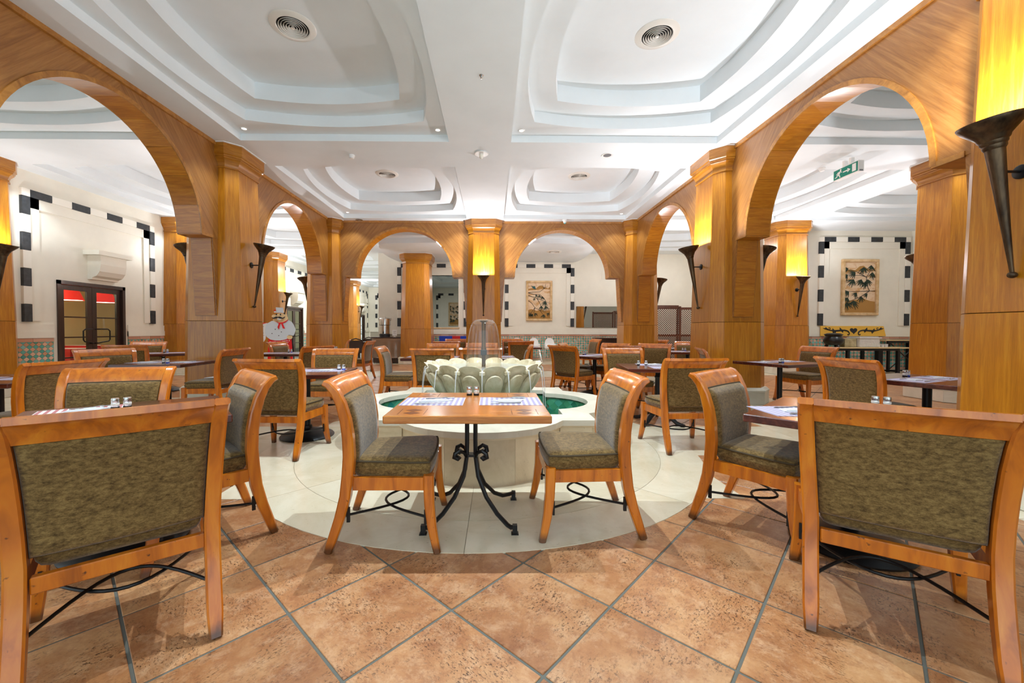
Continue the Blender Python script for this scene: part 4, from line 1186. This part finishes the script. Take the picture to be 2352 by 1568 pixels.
tag(obj('smoke_detector', B().lathe([(.055, 0), (.055, -.02), (.045, -.03), (.045, -.05), (.03, -.062), (.001, -.062)], 24), m_white, loc=(-2.5, 7.27, ZC-.001)), 'white smoke detector on the ceiling beam left of centre', 'smoke detector')
tag(obj('smoke_detector', B().lathe([(.055, 0), (.055, -.02), (.045, -.03), (.045, -.05), (.03, -.062), (.001, -.062)], 24), m_white, loc=(6.25, 7.7, ZC-.001)), 'white smoke detector right behind the green exit sign', 'smoke detector')
t = thing('emergency_light', 'white round emergency lamp with a glass nipple in the middle of the ceiling beam', 'emergency lamp', (-.2, 7.15, ZC-.001))
obj('lamp_disc', B().lathe([(.11, 0), (.125, -.012), (.115, -.02), (.04, -.024)], 30), m_white, t); obj('lamp_nipple', B().lathe([(.035, -.02), (.04, -.05), (.028, -.085), (.01, -.1)], 18), m_whiteb, t)
t = thing('ceiling_speaker', 'flat white round speaker in the ceiling beam right of centre', 'speaker', (2.02, 7.2, ZC-.001))
obj('speaker_ring', B().lathe([(.07, -.002), (.1, -.008), (.105, 0)], 28, caps=False), m_white, t); obj('speaker_mesh', B().lathe([(.07, -.003), (.001, -.004)], 24, caps=False), m_grey, t)
t = thing('security_camera', 'white dome camera hanging above the right back arch', 'camera', (2.02, 11.4, ZC-.001))
obj('camera_base', B().lathe([(.07, 0), (.07, -.02), (.05, -.05), (.035, -.09)], 22), m_white, t); obj('camera_dome', B().sphere((0, 0, -.085), .034), m_teal, t)
tag(obj('round_grille', B().lathe([(.09, 0), (.1, -.012), (.06, -.016), (.05, -.004), (.001, -.004)], 24), m_steel, loc=(-3.75, 11.5, ZC-.001)), 'small round grille in the ceiling near the left corner column', 'grille')
t = thing('sprinkler', 'tiny sprinkler hole in the plain ceiling between the two big coffers', 'sprinkler', (-.14, 4.98, ZC-.001))
obj('sprinkler_head', B().lathe([(.028, 0), (.022, -.008), (.008, -.03), (.014, -.034), (.001, -.036)], 14), m_steel, t)

# exit sign
t = thing('exit_sign', 'green and white running-man exit sign hanging behind the big right arch', 'exit sign', (6.36, 7.25, 4.0))
obj('sign_case', B().box(-.05, .05, -.34, .34, 0, .21, ch=.006), m_white, t)
obj('hanging_bracket', B().box(-.03, .03, -.12, -.06, .2, .335).box(-.03, .03, .06, .12, .2, .335), m_white, t)
MS = T(-.0505, 0, 0) @ RZ(-PI/2)       # local x runs along -y (left to right as seen), plate normal to -x
gp = B().plate([(-.325, .015), (.325, .015), (.325, .195), (-.325, .195)], -.003, .0, MS); obj('green_face', gp, m_signg, t, smooth=0)
pk = B()
def pl(pts): pk.plate(pts, -.006, -.003, MS)
pl([(.185, .035), (.285, .035), (.285, .175), (.185, .175)])
pl([(-.06, .095), (.07, .095), (.07, .115), (-.06, .115)]); pl([(.06, .065), (.14, .105), (.06, .145), (.06, .12), (.09, .105), (.06, .09)])
pl([(-.125+.022*_c(k*PI/5), .165+.02*_s(k*PI/5)) for k in range(10)])
pl([(-.2, .14), (-.14, .148), (-.125, .135), (-.165, .08), (-.2, .085)]); pl([(-.2, .14), (-.245, .105), (-.235, .095), (-.185, .125)]); pl([(-.14, .14), (-.1, .11), (-.085, .115), (-.13, .15)])
pl([(-.2, .09), (-.225, .05), (-.285, .04), (-.285, .055), (-.24, .065), (-.215, .1)]); pl([(-.18, .085), (-.14, .065), (-.135, .025), (-.155, .025), (-.16, .055), (-.195, .07)])
obj('white_pictogram', pk, m_white, t, smooth=0)
t.scale = (1, .76, .92); obj('rating_plate', B().box(-.03, .03, -.342, -.34, .01, .035), m_grey, t, smooth=0)

# ================================================================== PICTURES
def picture(x, yw, z, w, h, label, branches, fans, hills, bird=None, clouds=()):
    t = thing('relief_picture', label, 'picture', (x, yw, z))
    f = .085
    for a, b_, c, d in ((-w/2, w/2, h/2-f, h/2), (-w/2, w/2, -h/2, -h/2+f), (-w/2, -w/2+f, -h/2+f, h/2-f), (w/2-f, w/2, -h/2+f, h/2-f)):
        obj('frame_rail', B().box(a, b_, -.09, -.001, c, d, ch=.012), m_carve, t, smooth=0)
    iw, ih = w-2*f, h-2*f
    obj('relief_panel', B().box(-iw/2, iw/2, -.03, -.001, -ih/2, ih/2), m_sandp, t, smooth=0)
    P = lambda u, v: (-iw/2+u*iw, -ih/2+v*ih)
    for q, mt, y0 in hills: obj('relief_hill', B().plate([P(*p) for p in q], y0, -.029), mt, t, smooth=0)
    b = B()
    for br in branches:
        n = len(br); b.tube([(P(*p)[0], -.036, P(*p)[1]) for p in br], [.011*(1-.6*k/(n-1)) for k in range(n)], 5)
    obj('branches', b, m_branch, t)
    b = B()
    for (u, v, ang, n, L) in fans:
        px_, pz = P(u, v)
        n += 2
        for k in range(n):
            a = R_(ang)+(k-(n-1)/2)*.27+random.uniform(-.08, .08); l = L*random.uniform(.75, 1.1)
            dx, dz = _c(a), _s(a); nx_, nz_ = -dz, dx
            pts = [(px_, pz), (px_+dx*l*.45+nx_*l*.055, pz+dz*l*.45+nz_*l*.055), (px_+dx*l, pz+dz*l), (px_+dx*l*.45-nx_*l*.055, pz+dz*l*.45-nz_*l*.055)]
            pts = [(min(max(x_, -iw/2), iw/2), min(max(z_, -ih/2), ih/2)) for x_, z_ in pts]
            b.plate(pts, -.046, -.031)
    obj('painted_leaves', b, m_leafp, t, smooth=0, kind='stuff')
    if bird:
        bb = B().plate([P(*p) for p in bird], -.05, -.03); obj('painted_bird', bb, m_bluebird, t, smooth=0)
    return t
hb = [([(0, 0), (1, 0), (1, .24), (.75, .22), (.6, .27), (.4, .22), (.15, .27), (0, .24)], m_sandb, -.036)]
cl = [([(.0, .83), (.2, .86), (.35, .84), (.5, .92), (.62, .93), (.75, .87), (.9, .84), (1, .9), (1, .82), (.6, .84), (.3, .8), (0, .8)], m_sandb, -.0305)]
branchesA = [[(0, .73), (.22, .74), (.53, .75), (.75, .85), (.9, .92)], [(.72, .84), (.66, .95)], [(.75, .85), (.8, .97)],
             [(0, .72), (.28, .68), (.53, .68), (.72, .58), (.84, .46), (1, .44)], [(0, .65), (.31, .59), (.6, .52), (.78, .47)],
             [(0, .51), (.16, .44), (.31, .31), (.53, .24), (.95, .13)], [(.31, .31), (.15, .17), (.03, .05)], [(.31, .31), (.25, .12)], [(.53, .24), (.7, .1)], [(.4, .57), (.55, .42), (.6, .3)]]
fansA = [(.35, .68, -70, 3, .16), (.5, .67, -80, 3, .18), (.62, .63, -75, 3, .2), (.78, .5, -100, 4, .28), (.6, .36, -90, 4, .22), (.8, .36, -80, 4, .24), (.28, .58, -90, 3, .12), (.05, .06, 60, 4, .2), (.2, .14, -110, 4, .2), (.3, .16, -60, 4, .2), (.72, .12, -100, 4, .2), (.85, .15, -30, 4, .16)]
picture(1.89, 16.5, 2.42, 1.06, 1.62, 'carved stone relief of a blue bird over hanging branches, on the back wall', branchesA, fansA, hb+cl, [(.14, .93), (.2, .9), (.3, .91), (.36, .82), (.24, .84), (.18, .88)])
branchesB = [[(1, .43), (.82, .43), (.7, .58), (.72, .7), (.82, .82), (.88, .92)], [(.72, .7), (.55, .76), (.36, .82), (.08, .86)], [(.72, .71), (.5, .74), (.1, .74)], [(.82, .43), (.4, .42), (.08, .42)], [(.82, .43), (.55, .32), (.25, .24), (.05, .2)]]
fansB = [(.62, .9, -90, 5, .26), (.86, .94, -95, 4, .22), (.9, .8, -90, 4, .24), (.12, .87, 200, 4, .2), (.35, .8, 215, 5, .24), (.1, .75, 215, 5, .24), (.3, .66, 240, 5, .26), (.55, .66, -110, 5, .22), (.75, .66, -85, 5, .25), (.7, .6, -130, 4, .22), (.15, .42, 215, 5, .24), (.4, .4, 240, 4, .2), (.12, .3, 240, 5, .26), (.3, .24, -85, 6, .28), (.08, .2, -70, 5, .26), (.55, .32, -90, 4, .2), (.75, .38, 230, 3, .16)]
picture(11.36, 12.5, 2.58, 1.14, 1.73, 'carved stone relief of dark bamboo leaves on the bordered right wall', branchesB, fansB, [([(0, 0), (1, 0), (1, .22), (.8, .24), (.6, .29), (.45, .26), (.2, .24), (0, .28)], m_sandb, -.036)]+cl)
picture(-2.68, 30, 2.38, 1.1, 1.72, 'small far relief picture of black leaves, seen through the wall opening', branchesB, fansB, hb)

# ================================================================== CHEF SIGN
ch = thing('chef_sign', 'cardboard cut-out of a moustached chef in white holding a menu scroll, red text panel below', 'sign', (-5.4, 10.4, 0), .42)
def cp(pts): return [((x-640)/1000, 1.25-(y-750)/1000) for x, y in pts]
def ell(cx, cy, rx, ry, n=20): return [(cx+rx*_c(2*PI*k/n), cy+ry*_s(2*PI*k/n)) for k in range(n)]
def cut(name, pts, lay, mt): return obj(name, B().plate(cp(pts), -.006*lay, -.006*(lay-1)+(.02 if lay == 1 else 0)), mt, ch, smooth=0)
cut('text_panel', [(365, 960), (885, 960), (935, 1990), (320, 1990)], 1, m_signred)
cut('backing_edge', [(870, 960), (905, 980), (930, 1180), (935, 1990), (970, 1990), (945, 1450), (925, 1180)], 1, m_blackp)
cut('menu_scroll', [(40, 600), (330, 600), (380, 610), (320, 700), (312, 940), (300, 1010), (260, 1070), (200, 1095), (65, 1110)], 2, m_white)
cut('scroll_band', [(38, 598), (360, 590), (250, 620), (120, 634), (42, 640)], 3, m_signred)
cut('jacket', [(300, 690), (340, 610), (440, 545), (520, 530), (640, 600), (800, 500), (900, 570), (945, 650), (985, 760), (960, 860), (930, 920), (820, 905), (840, 960), (760, 1010), (640, 1040), (520, 1040), (410, 1015), (330, 950), (292, 850)], 3, m_chefw)
cut('face', ell(640, 470, 168, 118, 26), 4, m_skin); cut('nose', ell(490, 425, 48, 40), 5, m_skin); cut('chin', ell(600, 510, 130, 70), 4, m_skin)
cut('hat', [(535, 200), (700, 205), (716, 345), (640, 332), (548, 340)], 5, m_chefw); cut('hat_badge', ell(513, 275, 20, 20, 10), 5, m_signred); cut('hat_ear', ell(522, 316, 32, 18, 12), 5, m_white)
cut('hair', [(700, 330), (745, 340), (735, 370), (715, 365)], 5, m_blackp); cut('ear', ell(765, 400, 26, 40, 12), 5, m_skin)
cut('moustache', [(437, 455), (480, 462), (540, 432), (580, 440), (620, 430), (690, 462), (742, 425), (735, 455), (690, 488), (620, 482), (580, 460), (540, 482), (470, 488)], 6, m_blackp)
cut('mouth', ell(610, 498, 50, 22, 14), 5, m_white)
for x in (548, 640): cut('eye', ell(x, 380, 15, 22, 10), 6, m_blackp)
cut('scarf', [(515, 545), (600, 585), (700, 575), (780, 530), (812, 490), (806, 530), (750, 580), (690, 605), (740, 740), (690, 730), (655, 610), (635, 620), (600, 760), (570, 700), (600, 605)], 6, m_signred)
for x, y in ((520, 755), (655, 822), (445, 862), (596, 916)): cut('jacket_button', ell(x, y, 12, 11, 8), 4, m_blackp)
cut('sleeve_fold', [(780, 600), (800, 590), (850, 790), (840, 800)], 4, m_grey) if False else None
cut('hand', ell(845, 955, 66, 56, 16), 5, m_skin); cut('cuff_line', [(815, 900), (905, 912), (905, 920), (815, 908)], 6, m_blackp)
sl = B()
for y, x0, x1 in ((690, 60, 270), (725, 62, 205), (757, 62, 215), (788, 62, 215), (820, 65, 200), (852, 70, 265), (885, 65, 225), (912, 68, 280), (948, 80, 200), (975, 70, 230), (1008, 70, 220)):
    sl.plate(cp([(x0, y-4), (x1, y-6), (x1, y+1), (x0, y+3)]), -.0145, -.0115)
obj('menu_print', sl, m_grey, ch, smooth=0)
def ct(s, x, y, size): 
    (u, v), = cp([(x, y)]); txt(s, size, m_white, ch, (u, -.0075, v), (PI/2, 0, 0), .001)
ct('Breakfast', 388, 1092, .05); ct('Lunch &', 676, 1058, .052); ct('Dinner', 680, 1102, .05); ct('Pasta Station', 655, 1180, .034); ct('Snack Corner', 652, 1246, .034); ct('Grilled', 648, 1312, .036)

# ================================================================== RIGHT WALL BUFFET
t = thing('buffet_table', 'long buffet table with pale wooden top on black square iron legs under the bamboo picture', 'table', (10.55, 11.65, .003))
obj('tabletop', B().box(-1.5, 1.35, -.33, .33, .735, .772, ch=.004), table_wood('pale_plank', (206, 176, 120), (224, 198, 146), (234, 212, 166)), t)
obj('top_frame', B().box(-1.4, 1.0, -.28, -.23, .67, .735).box(-1.4, 1.0, .23, .28, .67, .735), m_iron, t, smooth=0)
for x in (-1.37, -.47, .42, .97):
    for y in (-.255, .255): obj('leg', B().box(x-.035, x+.035, y-.035, y+.035, 0, .68), m_iron, t, smooth=0)
obj('foot_rail', B().box(-1.37, .97, .235, .275, .06, .1).box(.4, .44, -.25, .25, .06, .1).box(.95, .99, -.25, .25, .06, .1), m_iron, t, smooth=0)
t = thing('side_buffet', 'taller narrow buffet with cross-braced black iron frame beside the right column', 'table', (12.4, 12.24, .003))
obj('tabletop', B().box(-.62, .55, -.23, .2, .935, .97, ch=.004), bpy.data.materials['pale_plank'], t)
for x in (-.52, .45):
    for y in (-.2, .17): obj('leg', B().box(x-.03, x+.03, y-.03, y+.03, 0, .935), m_iron, t, smooth=0)
b = B().box(-.52, .45, -.22, -.18, .875, .935).box(-.52, .45, -.22, -.18, .03, .07)
b.tube([(-.5, -.2, .9), (.43, -.2, .07)], .016, 4).tube([(-.5, -.2, .07), (.43, -.2, .9)], .016, 4); obj('cross_brace', b, m_iron, t, smooth=0)
t = thing('soup_kettle', 'black rounded soup kettle with a lid on the buffet under the bamboo picture', 'pot', (9.84, 11.6, .775))
obj('kettle_body', B().lathe([(.1, .05), (.19, .07), (.235, .14), (.24, .2), (.215, .26), (.185, .3), (.21, .345), (.225, .36), (.215, .37), (.19, .36)], 30), m_pot, t)
obj('kettle_lid', B().lathe([(.205, .365), (.16, .39), (.06, .4), (.02, .402), (.018, .42), (.032, .43), (.02, .44)], 26), m_pot, t)
for k in range(3): obj('kettle_foot', B().tube([(.13*_c(k*2.1+.5), .13*_s(k*2.1+.5), .09), (.17*_c(k*2.1+.5), .17*_s(k*2.1+.5), .0)], [.035, .045], 8), m_pot, t)
m_alum = MT('crumpled_pale_stone'); m_alum.color(lin(214, 212, 206)).set(rough=.45).bump(m_alum.noise(m_alum.coords(), 22, 5), .8, .02); m_alum = m_alum.m
m_olive = MT('mottled_olive_stone'); m_olive.base(m_olive.ramp(m_olive.noise(m_olive.coords(), 8, 5), [(.3, lin(140, 126, 86)), (.7, lin(196, 184, 146))])).set(rough=.6); m_olive = m_olive.m
tag(obj('stone_box', B().box(-.17, .17, -.16, .16, 0, .24, ch=.01), m_olive, loc=(10.26, 11.66, .775)), 'mottled olive stone block on the buffet beside the black kettle', 'box')
t = thing('chafing_box', 'white crumpled-stone box with steel tray lid on the buffet', 'box', (10.74, 11.62, .775))
obj('box_body', B().box(-.29, .29, -.2, .2, 0, .25, ch=.012), m_alum, t); obj('box_rim', B().box(-.31, .33, -.22, .22, .25, .275, ch=.006), m_white, t); obj('tray_lid', B().box(-.28, .26, -.19, .19, .275, .31, ch=.012), m_steel, t)
for k in range(3):
    tag(obj('glass_tealight', B().lathe([(.045, 0), (.05, .08), (.047, .08), (.042, .006)], 16), m_jarglass, loc=(11.3+.11*k, 11.75, .775)), f'{["left", "middle", "right"][k]} one of three tiny glasses standing in a row on the buffet', 'glass', 'glasses on the buffet')
t = thing('painted_board', 'yellow board with black scrolls and a heart leaning on the right wall', 'board', (11.15, 12.44, 1.075)); t.rotation_euler = (-.09, 0, 0)
obj('board_panel', B().plate([(-1.02, 0), (1.02, 0), (.97, .31), (-1.0, .31)], -.02, 0), m_yellow, t, smooth=0)
hp = [(0, -.115)]+[(.115*(16*_s(a)**3)/16, .085*(13*_c(a)-5*_c(2*a)-2*_c(3*a)-_c(4*a))/13+.01) for a in [PI*(1-k/16) for k in range(33)]]
obj('heart', B().plate([(x+.02, z+.155) for x, z in hp[1:-1]], -.026, -.02), m_blackp, t, smooth=0)
for s in (-1, 1):
    b = B(); P = lambda u, v: (.02+s*u, -.024, v)
    b.tube([P(u, v) for u, v in ((.2, .05), (.17, .035), (.145, .05), (.14, .09), (.17, .14), (.22, .165), (.3, .18), (.38, .175), (.5, .165), (.62, .16), (.72, .175), (.8, .2), (.88, .225), (.95, .24))], [.016, .018, .015, .017, .02, .022, .022, .024, .028, .026, .018, .02, .022, .004], 6)
    for u, v, du, dv, w in ((.38, .18, .05, .085, .05), (.36, .17, -.02, -.07, .05), (.62, .16, .03, .075, .05), (.6, .16, -.03, -.09, .06), (.84, .22, .03, .06, .04)):
        b.plate([(.02+s*(u-w), v), (.02+s*(u+w), v), (.02+s*(u+du), v+dv)], -.026, -.02)
    b.tube([P(u, v) for u, v in ((.76, .19), (.72, .23), (.74, .26), (.77, .255), (.77, .235))], .009, 6)
    obj('black_scroll', b, m_blackp, t)

# ================================================================== BACK OF THE ROOM
t = thing('urn_counter', 'counter draped in shiny brown satin at the left end of the back wall', 'counter', (-3.6, 15.3, 0))
obj('counter_top', B().box(-.85, .8, -.4, .4, .93, .965, ch=.005), m_brown, t); obj('counter_body', B().box(-.8, .75, -.33, .36, .02, .93), m_brown, t, smooth=0)
b = B(); rs = []
for j in range(15):
    v = j/14; z = .92-.72*v; row = []
    for i in range(61):
        u = i/60; x = -.82+1.6*u
        sag = _s(PI*((u*1.0) % 1.0)); f = .022*_s(2*PI*(v*7.0-1.6*sag))*min(1, 5*v)+.012*_s(u*40)*v
        row.append((x, -.37-.03-f-.03*v, z))
    rs.append(row)
b.rings(rs, closed=False, caps=False); obj('satin_drape', b, m_satin, t, smooth=80)
t = thing('water_urn', 'tall brushed steel water urn on the satin-draped counter', 'urn', (-4.02, 15.2, .965))
obj('urn_body', B().lathe([(.17, .1), (.185, .12), (.185, .43), (.205, .45), (.205, .66), (.2, .68)], 30), m_steel, t)
obj('urn_base', B().lathe([(.19, 0), (.19, .1), (.17, .12)], 30), m_blackp, t); obj('urn_lid', B().lathe([(.2, .68), (.17, .705), (.03, .72), (.02, .74), (.03, .75), (.001, .76)], 28), m_steel, t)
obj('urn_tap', B().tube([(0, -.185, .17), (0, -.25, .17), (0, -.255, .13)], .016, 8).box(-.006, .006, -.245, -.235, .17, .23), m_blackp, t)
for s in (-1, 1): obj('urn_handle', B().tube([(s*.2, 0, .6), (s*.235, 0, .64), (s*.235, 0, .7), (s*.2, 0, .69)], .01, 7), m_steel, t)
t = thing('notice_card', 'small white notice card on a stand beside the steel urn', 'notice card', (-3.62, 15.05, .965)); obj('card_stand', B().box(-.05, .05, -.03, .03, 0, .015).tube([(0, 0, .01), (0, 0, .06)], .012, 8), m_white, t)
obj('card', B().box(-.085, .085, -.006, .006, .05, .27), m_white, t, smooth=0)
obj('card_print', B().box(-.05, .05, -.008, -.006, .2, .21).box(-.05, .03, -.008, -.006, .165, .172).box(-.05, .045, -.008, -.006, .13, .137), m_grey, t, smooth=0)
t = thing('bench', 'wall bench draped in blue cloth with red stripes under the opening', 'bench', (-1.5, 15.95, 0))
obj('bench_seat', B().box(-.62, .95, -.4, .2, .02, .45, ch=.01), m_blue, t, smooth=0)
for k, (x0, x1, mt) in enumerate(((-.62, -.1, m_blue), (-.1, .22, m_red), (.22, .7, m_blue), (.7, .95, m_red))): obj('bench_back', B().box(x0, x1, .2, .32, .3, .99, ch=.008), mt, t, smooth=0, label='red stripe' if mt == m_red else None)
hc0 = None
for k, (x, y, l) in enumerate(((.98, 16.05, 'white plastic high chair, leftmost of the three against the tiles'), (1.62, 15.75, 'white plastic high chair, middle one of the three under the bird picture'), (2.24, 15.75, 'white plastic high chair, rightmost of the three under the bird picture'))):
    if hc0 is None:
        t = hc0 = thing('high_chair', l, 'high chair', (x, y, .003), 0, 'white high chairs')
        rs = []
        for z, w, yb in ((.56, .17, .1), (.62, .19, .13), (.72, .185, .15), (.82, .16, .165), (.89, .11, .172), (.925, .05, .176)):
            rs.append([(-w, yb-.03, z), (w, yb-.03, z), (w, yb, z), (-w, yb, z)])
        obj('seat_back', B().rings(rs), m_white, t)
        obj('seat_shell', B().box(-.2, .2, -.17, .15, .53, .565, ch=.008).box(-.215, -.185, -.17, .15, .53, .7, ch=.006).box(.185, .215, -.17, .15, .53, .7, ch=.006).box(-.2, .2, -.18, -.16, .53, .64, ch=.006), m_white, t)
        for sx in (-1, 1):
            for sy in (-1, 1): obj('leg', B().tube([(sx*.17, sy*.14, .54), (sx*.27, sy*.24, 0)], .014, 8), m_chrome, t)
    else: dup(hc0, (x, y, .003), .0, l)
t = thing('wall_mirror', 'long low mirror strip on the back wall right of the bird picture', 'mirror', (4.35, 16.46, 1.77))
obj('mirror_glass', B().box(-.95, .95, -.012, 0, -.43, .43), m_mirror, t, smooth=0)
def lattice(x, y, w, rz, label):
    t = thing('lattice_screen', label, 'screen', (x, y, .003), rz)
    for x0, x1 in ((-w/2, -w/2+.06), (w/2-.06, w/2)): obj('stile', B().box(x0, x1, -.025, .025, 0, 2.08), m_lattice, t, smooth=0)
    for z0, z1 in ((.02, .1), (1.02, 1.09), (1.98, 2.06)): obj('rail', B().box(-w/2+.06, w/2-.06, -.022, .022, z0, z1), m_lattice, t, smooth=0)
    for z0, z1 in ((.1, 1.02), (1.09, 1.98)):
        b = B(); a, c = -w/2+.06, w/2-.06; H = z1-z0; st = .075
        k = -H
        while k < c-a:
            for s in (0, 1):
                p0, p1 = (a+k, z0), (a+k+H, z1)
                x0, za, x1, zb = p0[0], p0[1], p1[0], p1[1]
                if x0 < a: za += a-x0; x0 = a
                if x1 > c: zb -= x1-c; x1 = c
                if x1-x0 > .02:
                    if s: x0, x1 = a+c-x0, a+c-x1
                    d = .0125
                    b.plate([(x0-d, za), (x0+d, za), (x1+d, zb), (x1-d, zb)], -.008+s*.008, s*.008)
            k += st
        obj('lattice_slats', b, m_lattice, t, kind='stuff', smooth=0)
    return t
lattice(6.12, 14.2, 1.0, 0, 'closed mahogany lattice screen standing behind the far right arch')
lattice(5.1, 14.2, .98, 0, 'mahogany lattice screen hidden behind the right corner column, seen in the mirror')
lattice(7.0, 14.5, .75, -.15, 'narrow mahogany lattice screen with light shining through, by the big right column')
tag(obj('screen_cap', B().box(-.55, .45, -.05, .05, 0, .05), m_lattice, loc=(6.12, 14.3, 2.07)), 'dark wooden cap board along the top of the lattice screen', 'board')
t = thing('sideboard', 'low dark wooden sideboard by the tiled back wall, beside the corner column', 'sideboard', (4.35, 15.6, .003)); obj('sideboard_top', B().box(-.45, .45, -.25, .25, .9, .94, ch=.004), m_brown, t); obj('sideboard_body', B().box(-.42, .42, -.22, .22, .04, .9), m_brown, t, smooth=0)
obj('sideboard_shelf_edge', B().box(-.43, .43, -.235, -.22, .6, .64), m_lattice, t, smooth=0)
# rattan armchairs and their table
ra0 = None
for x, y, a, l in ((-5.0, 15.0, .2, 'dark rattan round-backed armchair left of the urn counter, the nearer one'), (-5.35, 17.1, PI-.2, 'dark rattan round-backed armchair behind the dark table left of the urn counter')):
    if ra0 is None:
        t = ra0 = thing('rattan_armchair', l, 'chair', (x, y, .003), a)
        arcp = [(-.28, .1, .02), (-.28, .1, .6), (-.27, -.1, .66), (-.25, -.22, .72)]
        obj('back_hoop', B().tube([(-.27, -.22, .42), (-.27, -.25, .7), (-.2, -.28, .85), (0, -.3, .91), (.2, -.28, .85), (.27, -.25, .7), (.27, -.22, .42)], .022, 8), m_dkfab, t)
        rs = [[(x_*.26, -.265-.02*(1-abs(x_)), z) for x_ in (-1, -.6, 0, .6, 1)] for z in (.45, .6, .72)]+[[(x_*.2, -.28, .84) for x_ in (-1, -.6, 0, .6, 1)]]
        obj('woven_back', B().rings(rs, closed=False, caps=False), m_dkfab, t)
        obj('seat', B().box(-.27, .27, -.26, .27, .38, .45, ch=.02), m_dkfab, t)
        for sx in (-1, 1):
            obj('arm', B().tube([(sx*.27, -.24, .62), (sx*.3, 0, .64), (sx*.29, .24, .62)], .024, 8), m_dkfab, t)
            for sy in (-1, 1): obj('leg', B().tube([(sx*.25, sy*.24, .62 if sy > 0 else .42), (sx*.27, sy*.27, 0)], .02, 8), m_dkfab, t)
    else: dup(ra0, (x, y, .003), a, l)
table(-5.25, 16.0, 0, 'dark pedestal table between the two rattan armchairs')
# dining room behind the doors
for k, (x, y, l) in enumerate(((-11.2, 10.85, 'red lit lampshade seen through the left leaf of the glazed door'), (-11.2, 11.8, 'red lit lampshade seen through the right leaf of the glazed door'))):
    t = thing('pendant_lamp', l, 'lamp', (x, y, 2.0)); obj('lampshade', B().lathe([(.3, 0), (.2, .26)], 30, caps=False), m_shade, t); obj('cord', B().tube([(0, 0, .2), (0, 0, 1.0)], .006, 6), m_iron, t); obj('shade_diffuser', B().lathe([(.29, .01), (.001, .012)], 24, caps=False), m_lampw, t)
for x, y, l in ((-10.5, 10.1, 'red-clothed table behind the left leaf of the glazed door'), (-11.8, 12.0, 'red-clothed table behind the right leaf of the glazed door')):
    t = thing('dining_table', l, 'table', (x, y, .0)); obj('red_tablecloth', B().rings([[(-w, -h, z), (w, -h, z), (w, h, z), (-w, h, z)] for w, h, z in ((.66, .56, .12), (.6, .5, .7), (.585, .485, .76))]), m_red, t, smooth=0); obj('table_leg', B().box(-.3, .3, -.3, .3, 0, .13), m_dark, t, smooth=0)
    obj('white_runner', B().box(-.6, .6, -.2, .2, .76, .764), m_paper, t, smooth=0)
lamp('POINT', (-11.0, 8.4, 2.5), 90, (1, .9, .7), shadow_soft_size=.2, name='side_room_light')
lamp('POINT', (-11.0, 19, 2.5), 90, (1, .92, .75), shadow_soft_size=.2, name='side_room_light')
for p in ((-6.9, 19, 4.1), (-6.9, 25, 4.1), (-1.5, 24, 4.1)): lamp('AREA', p, 160, (.95, .98, 1), size=.5, shape='DISK', name='hall_fill_light')  # added fill lamps without fittings, brighten the deep hall
for p in ((-1.9, 13.6, 3.96), (1.5, 13.6, 3.96), (6.3, 14.3, 4.3), (10.6, 9.2, 4.3), (10.6, 5, 4.3)): lamp('AREA', p, 45 if p[1] > 13 else 40, (.95, .98, 1), size=.3, shape='DISK', name='aisle_fill_light')  # added fill without fittings, lifts the back wall and side aisles
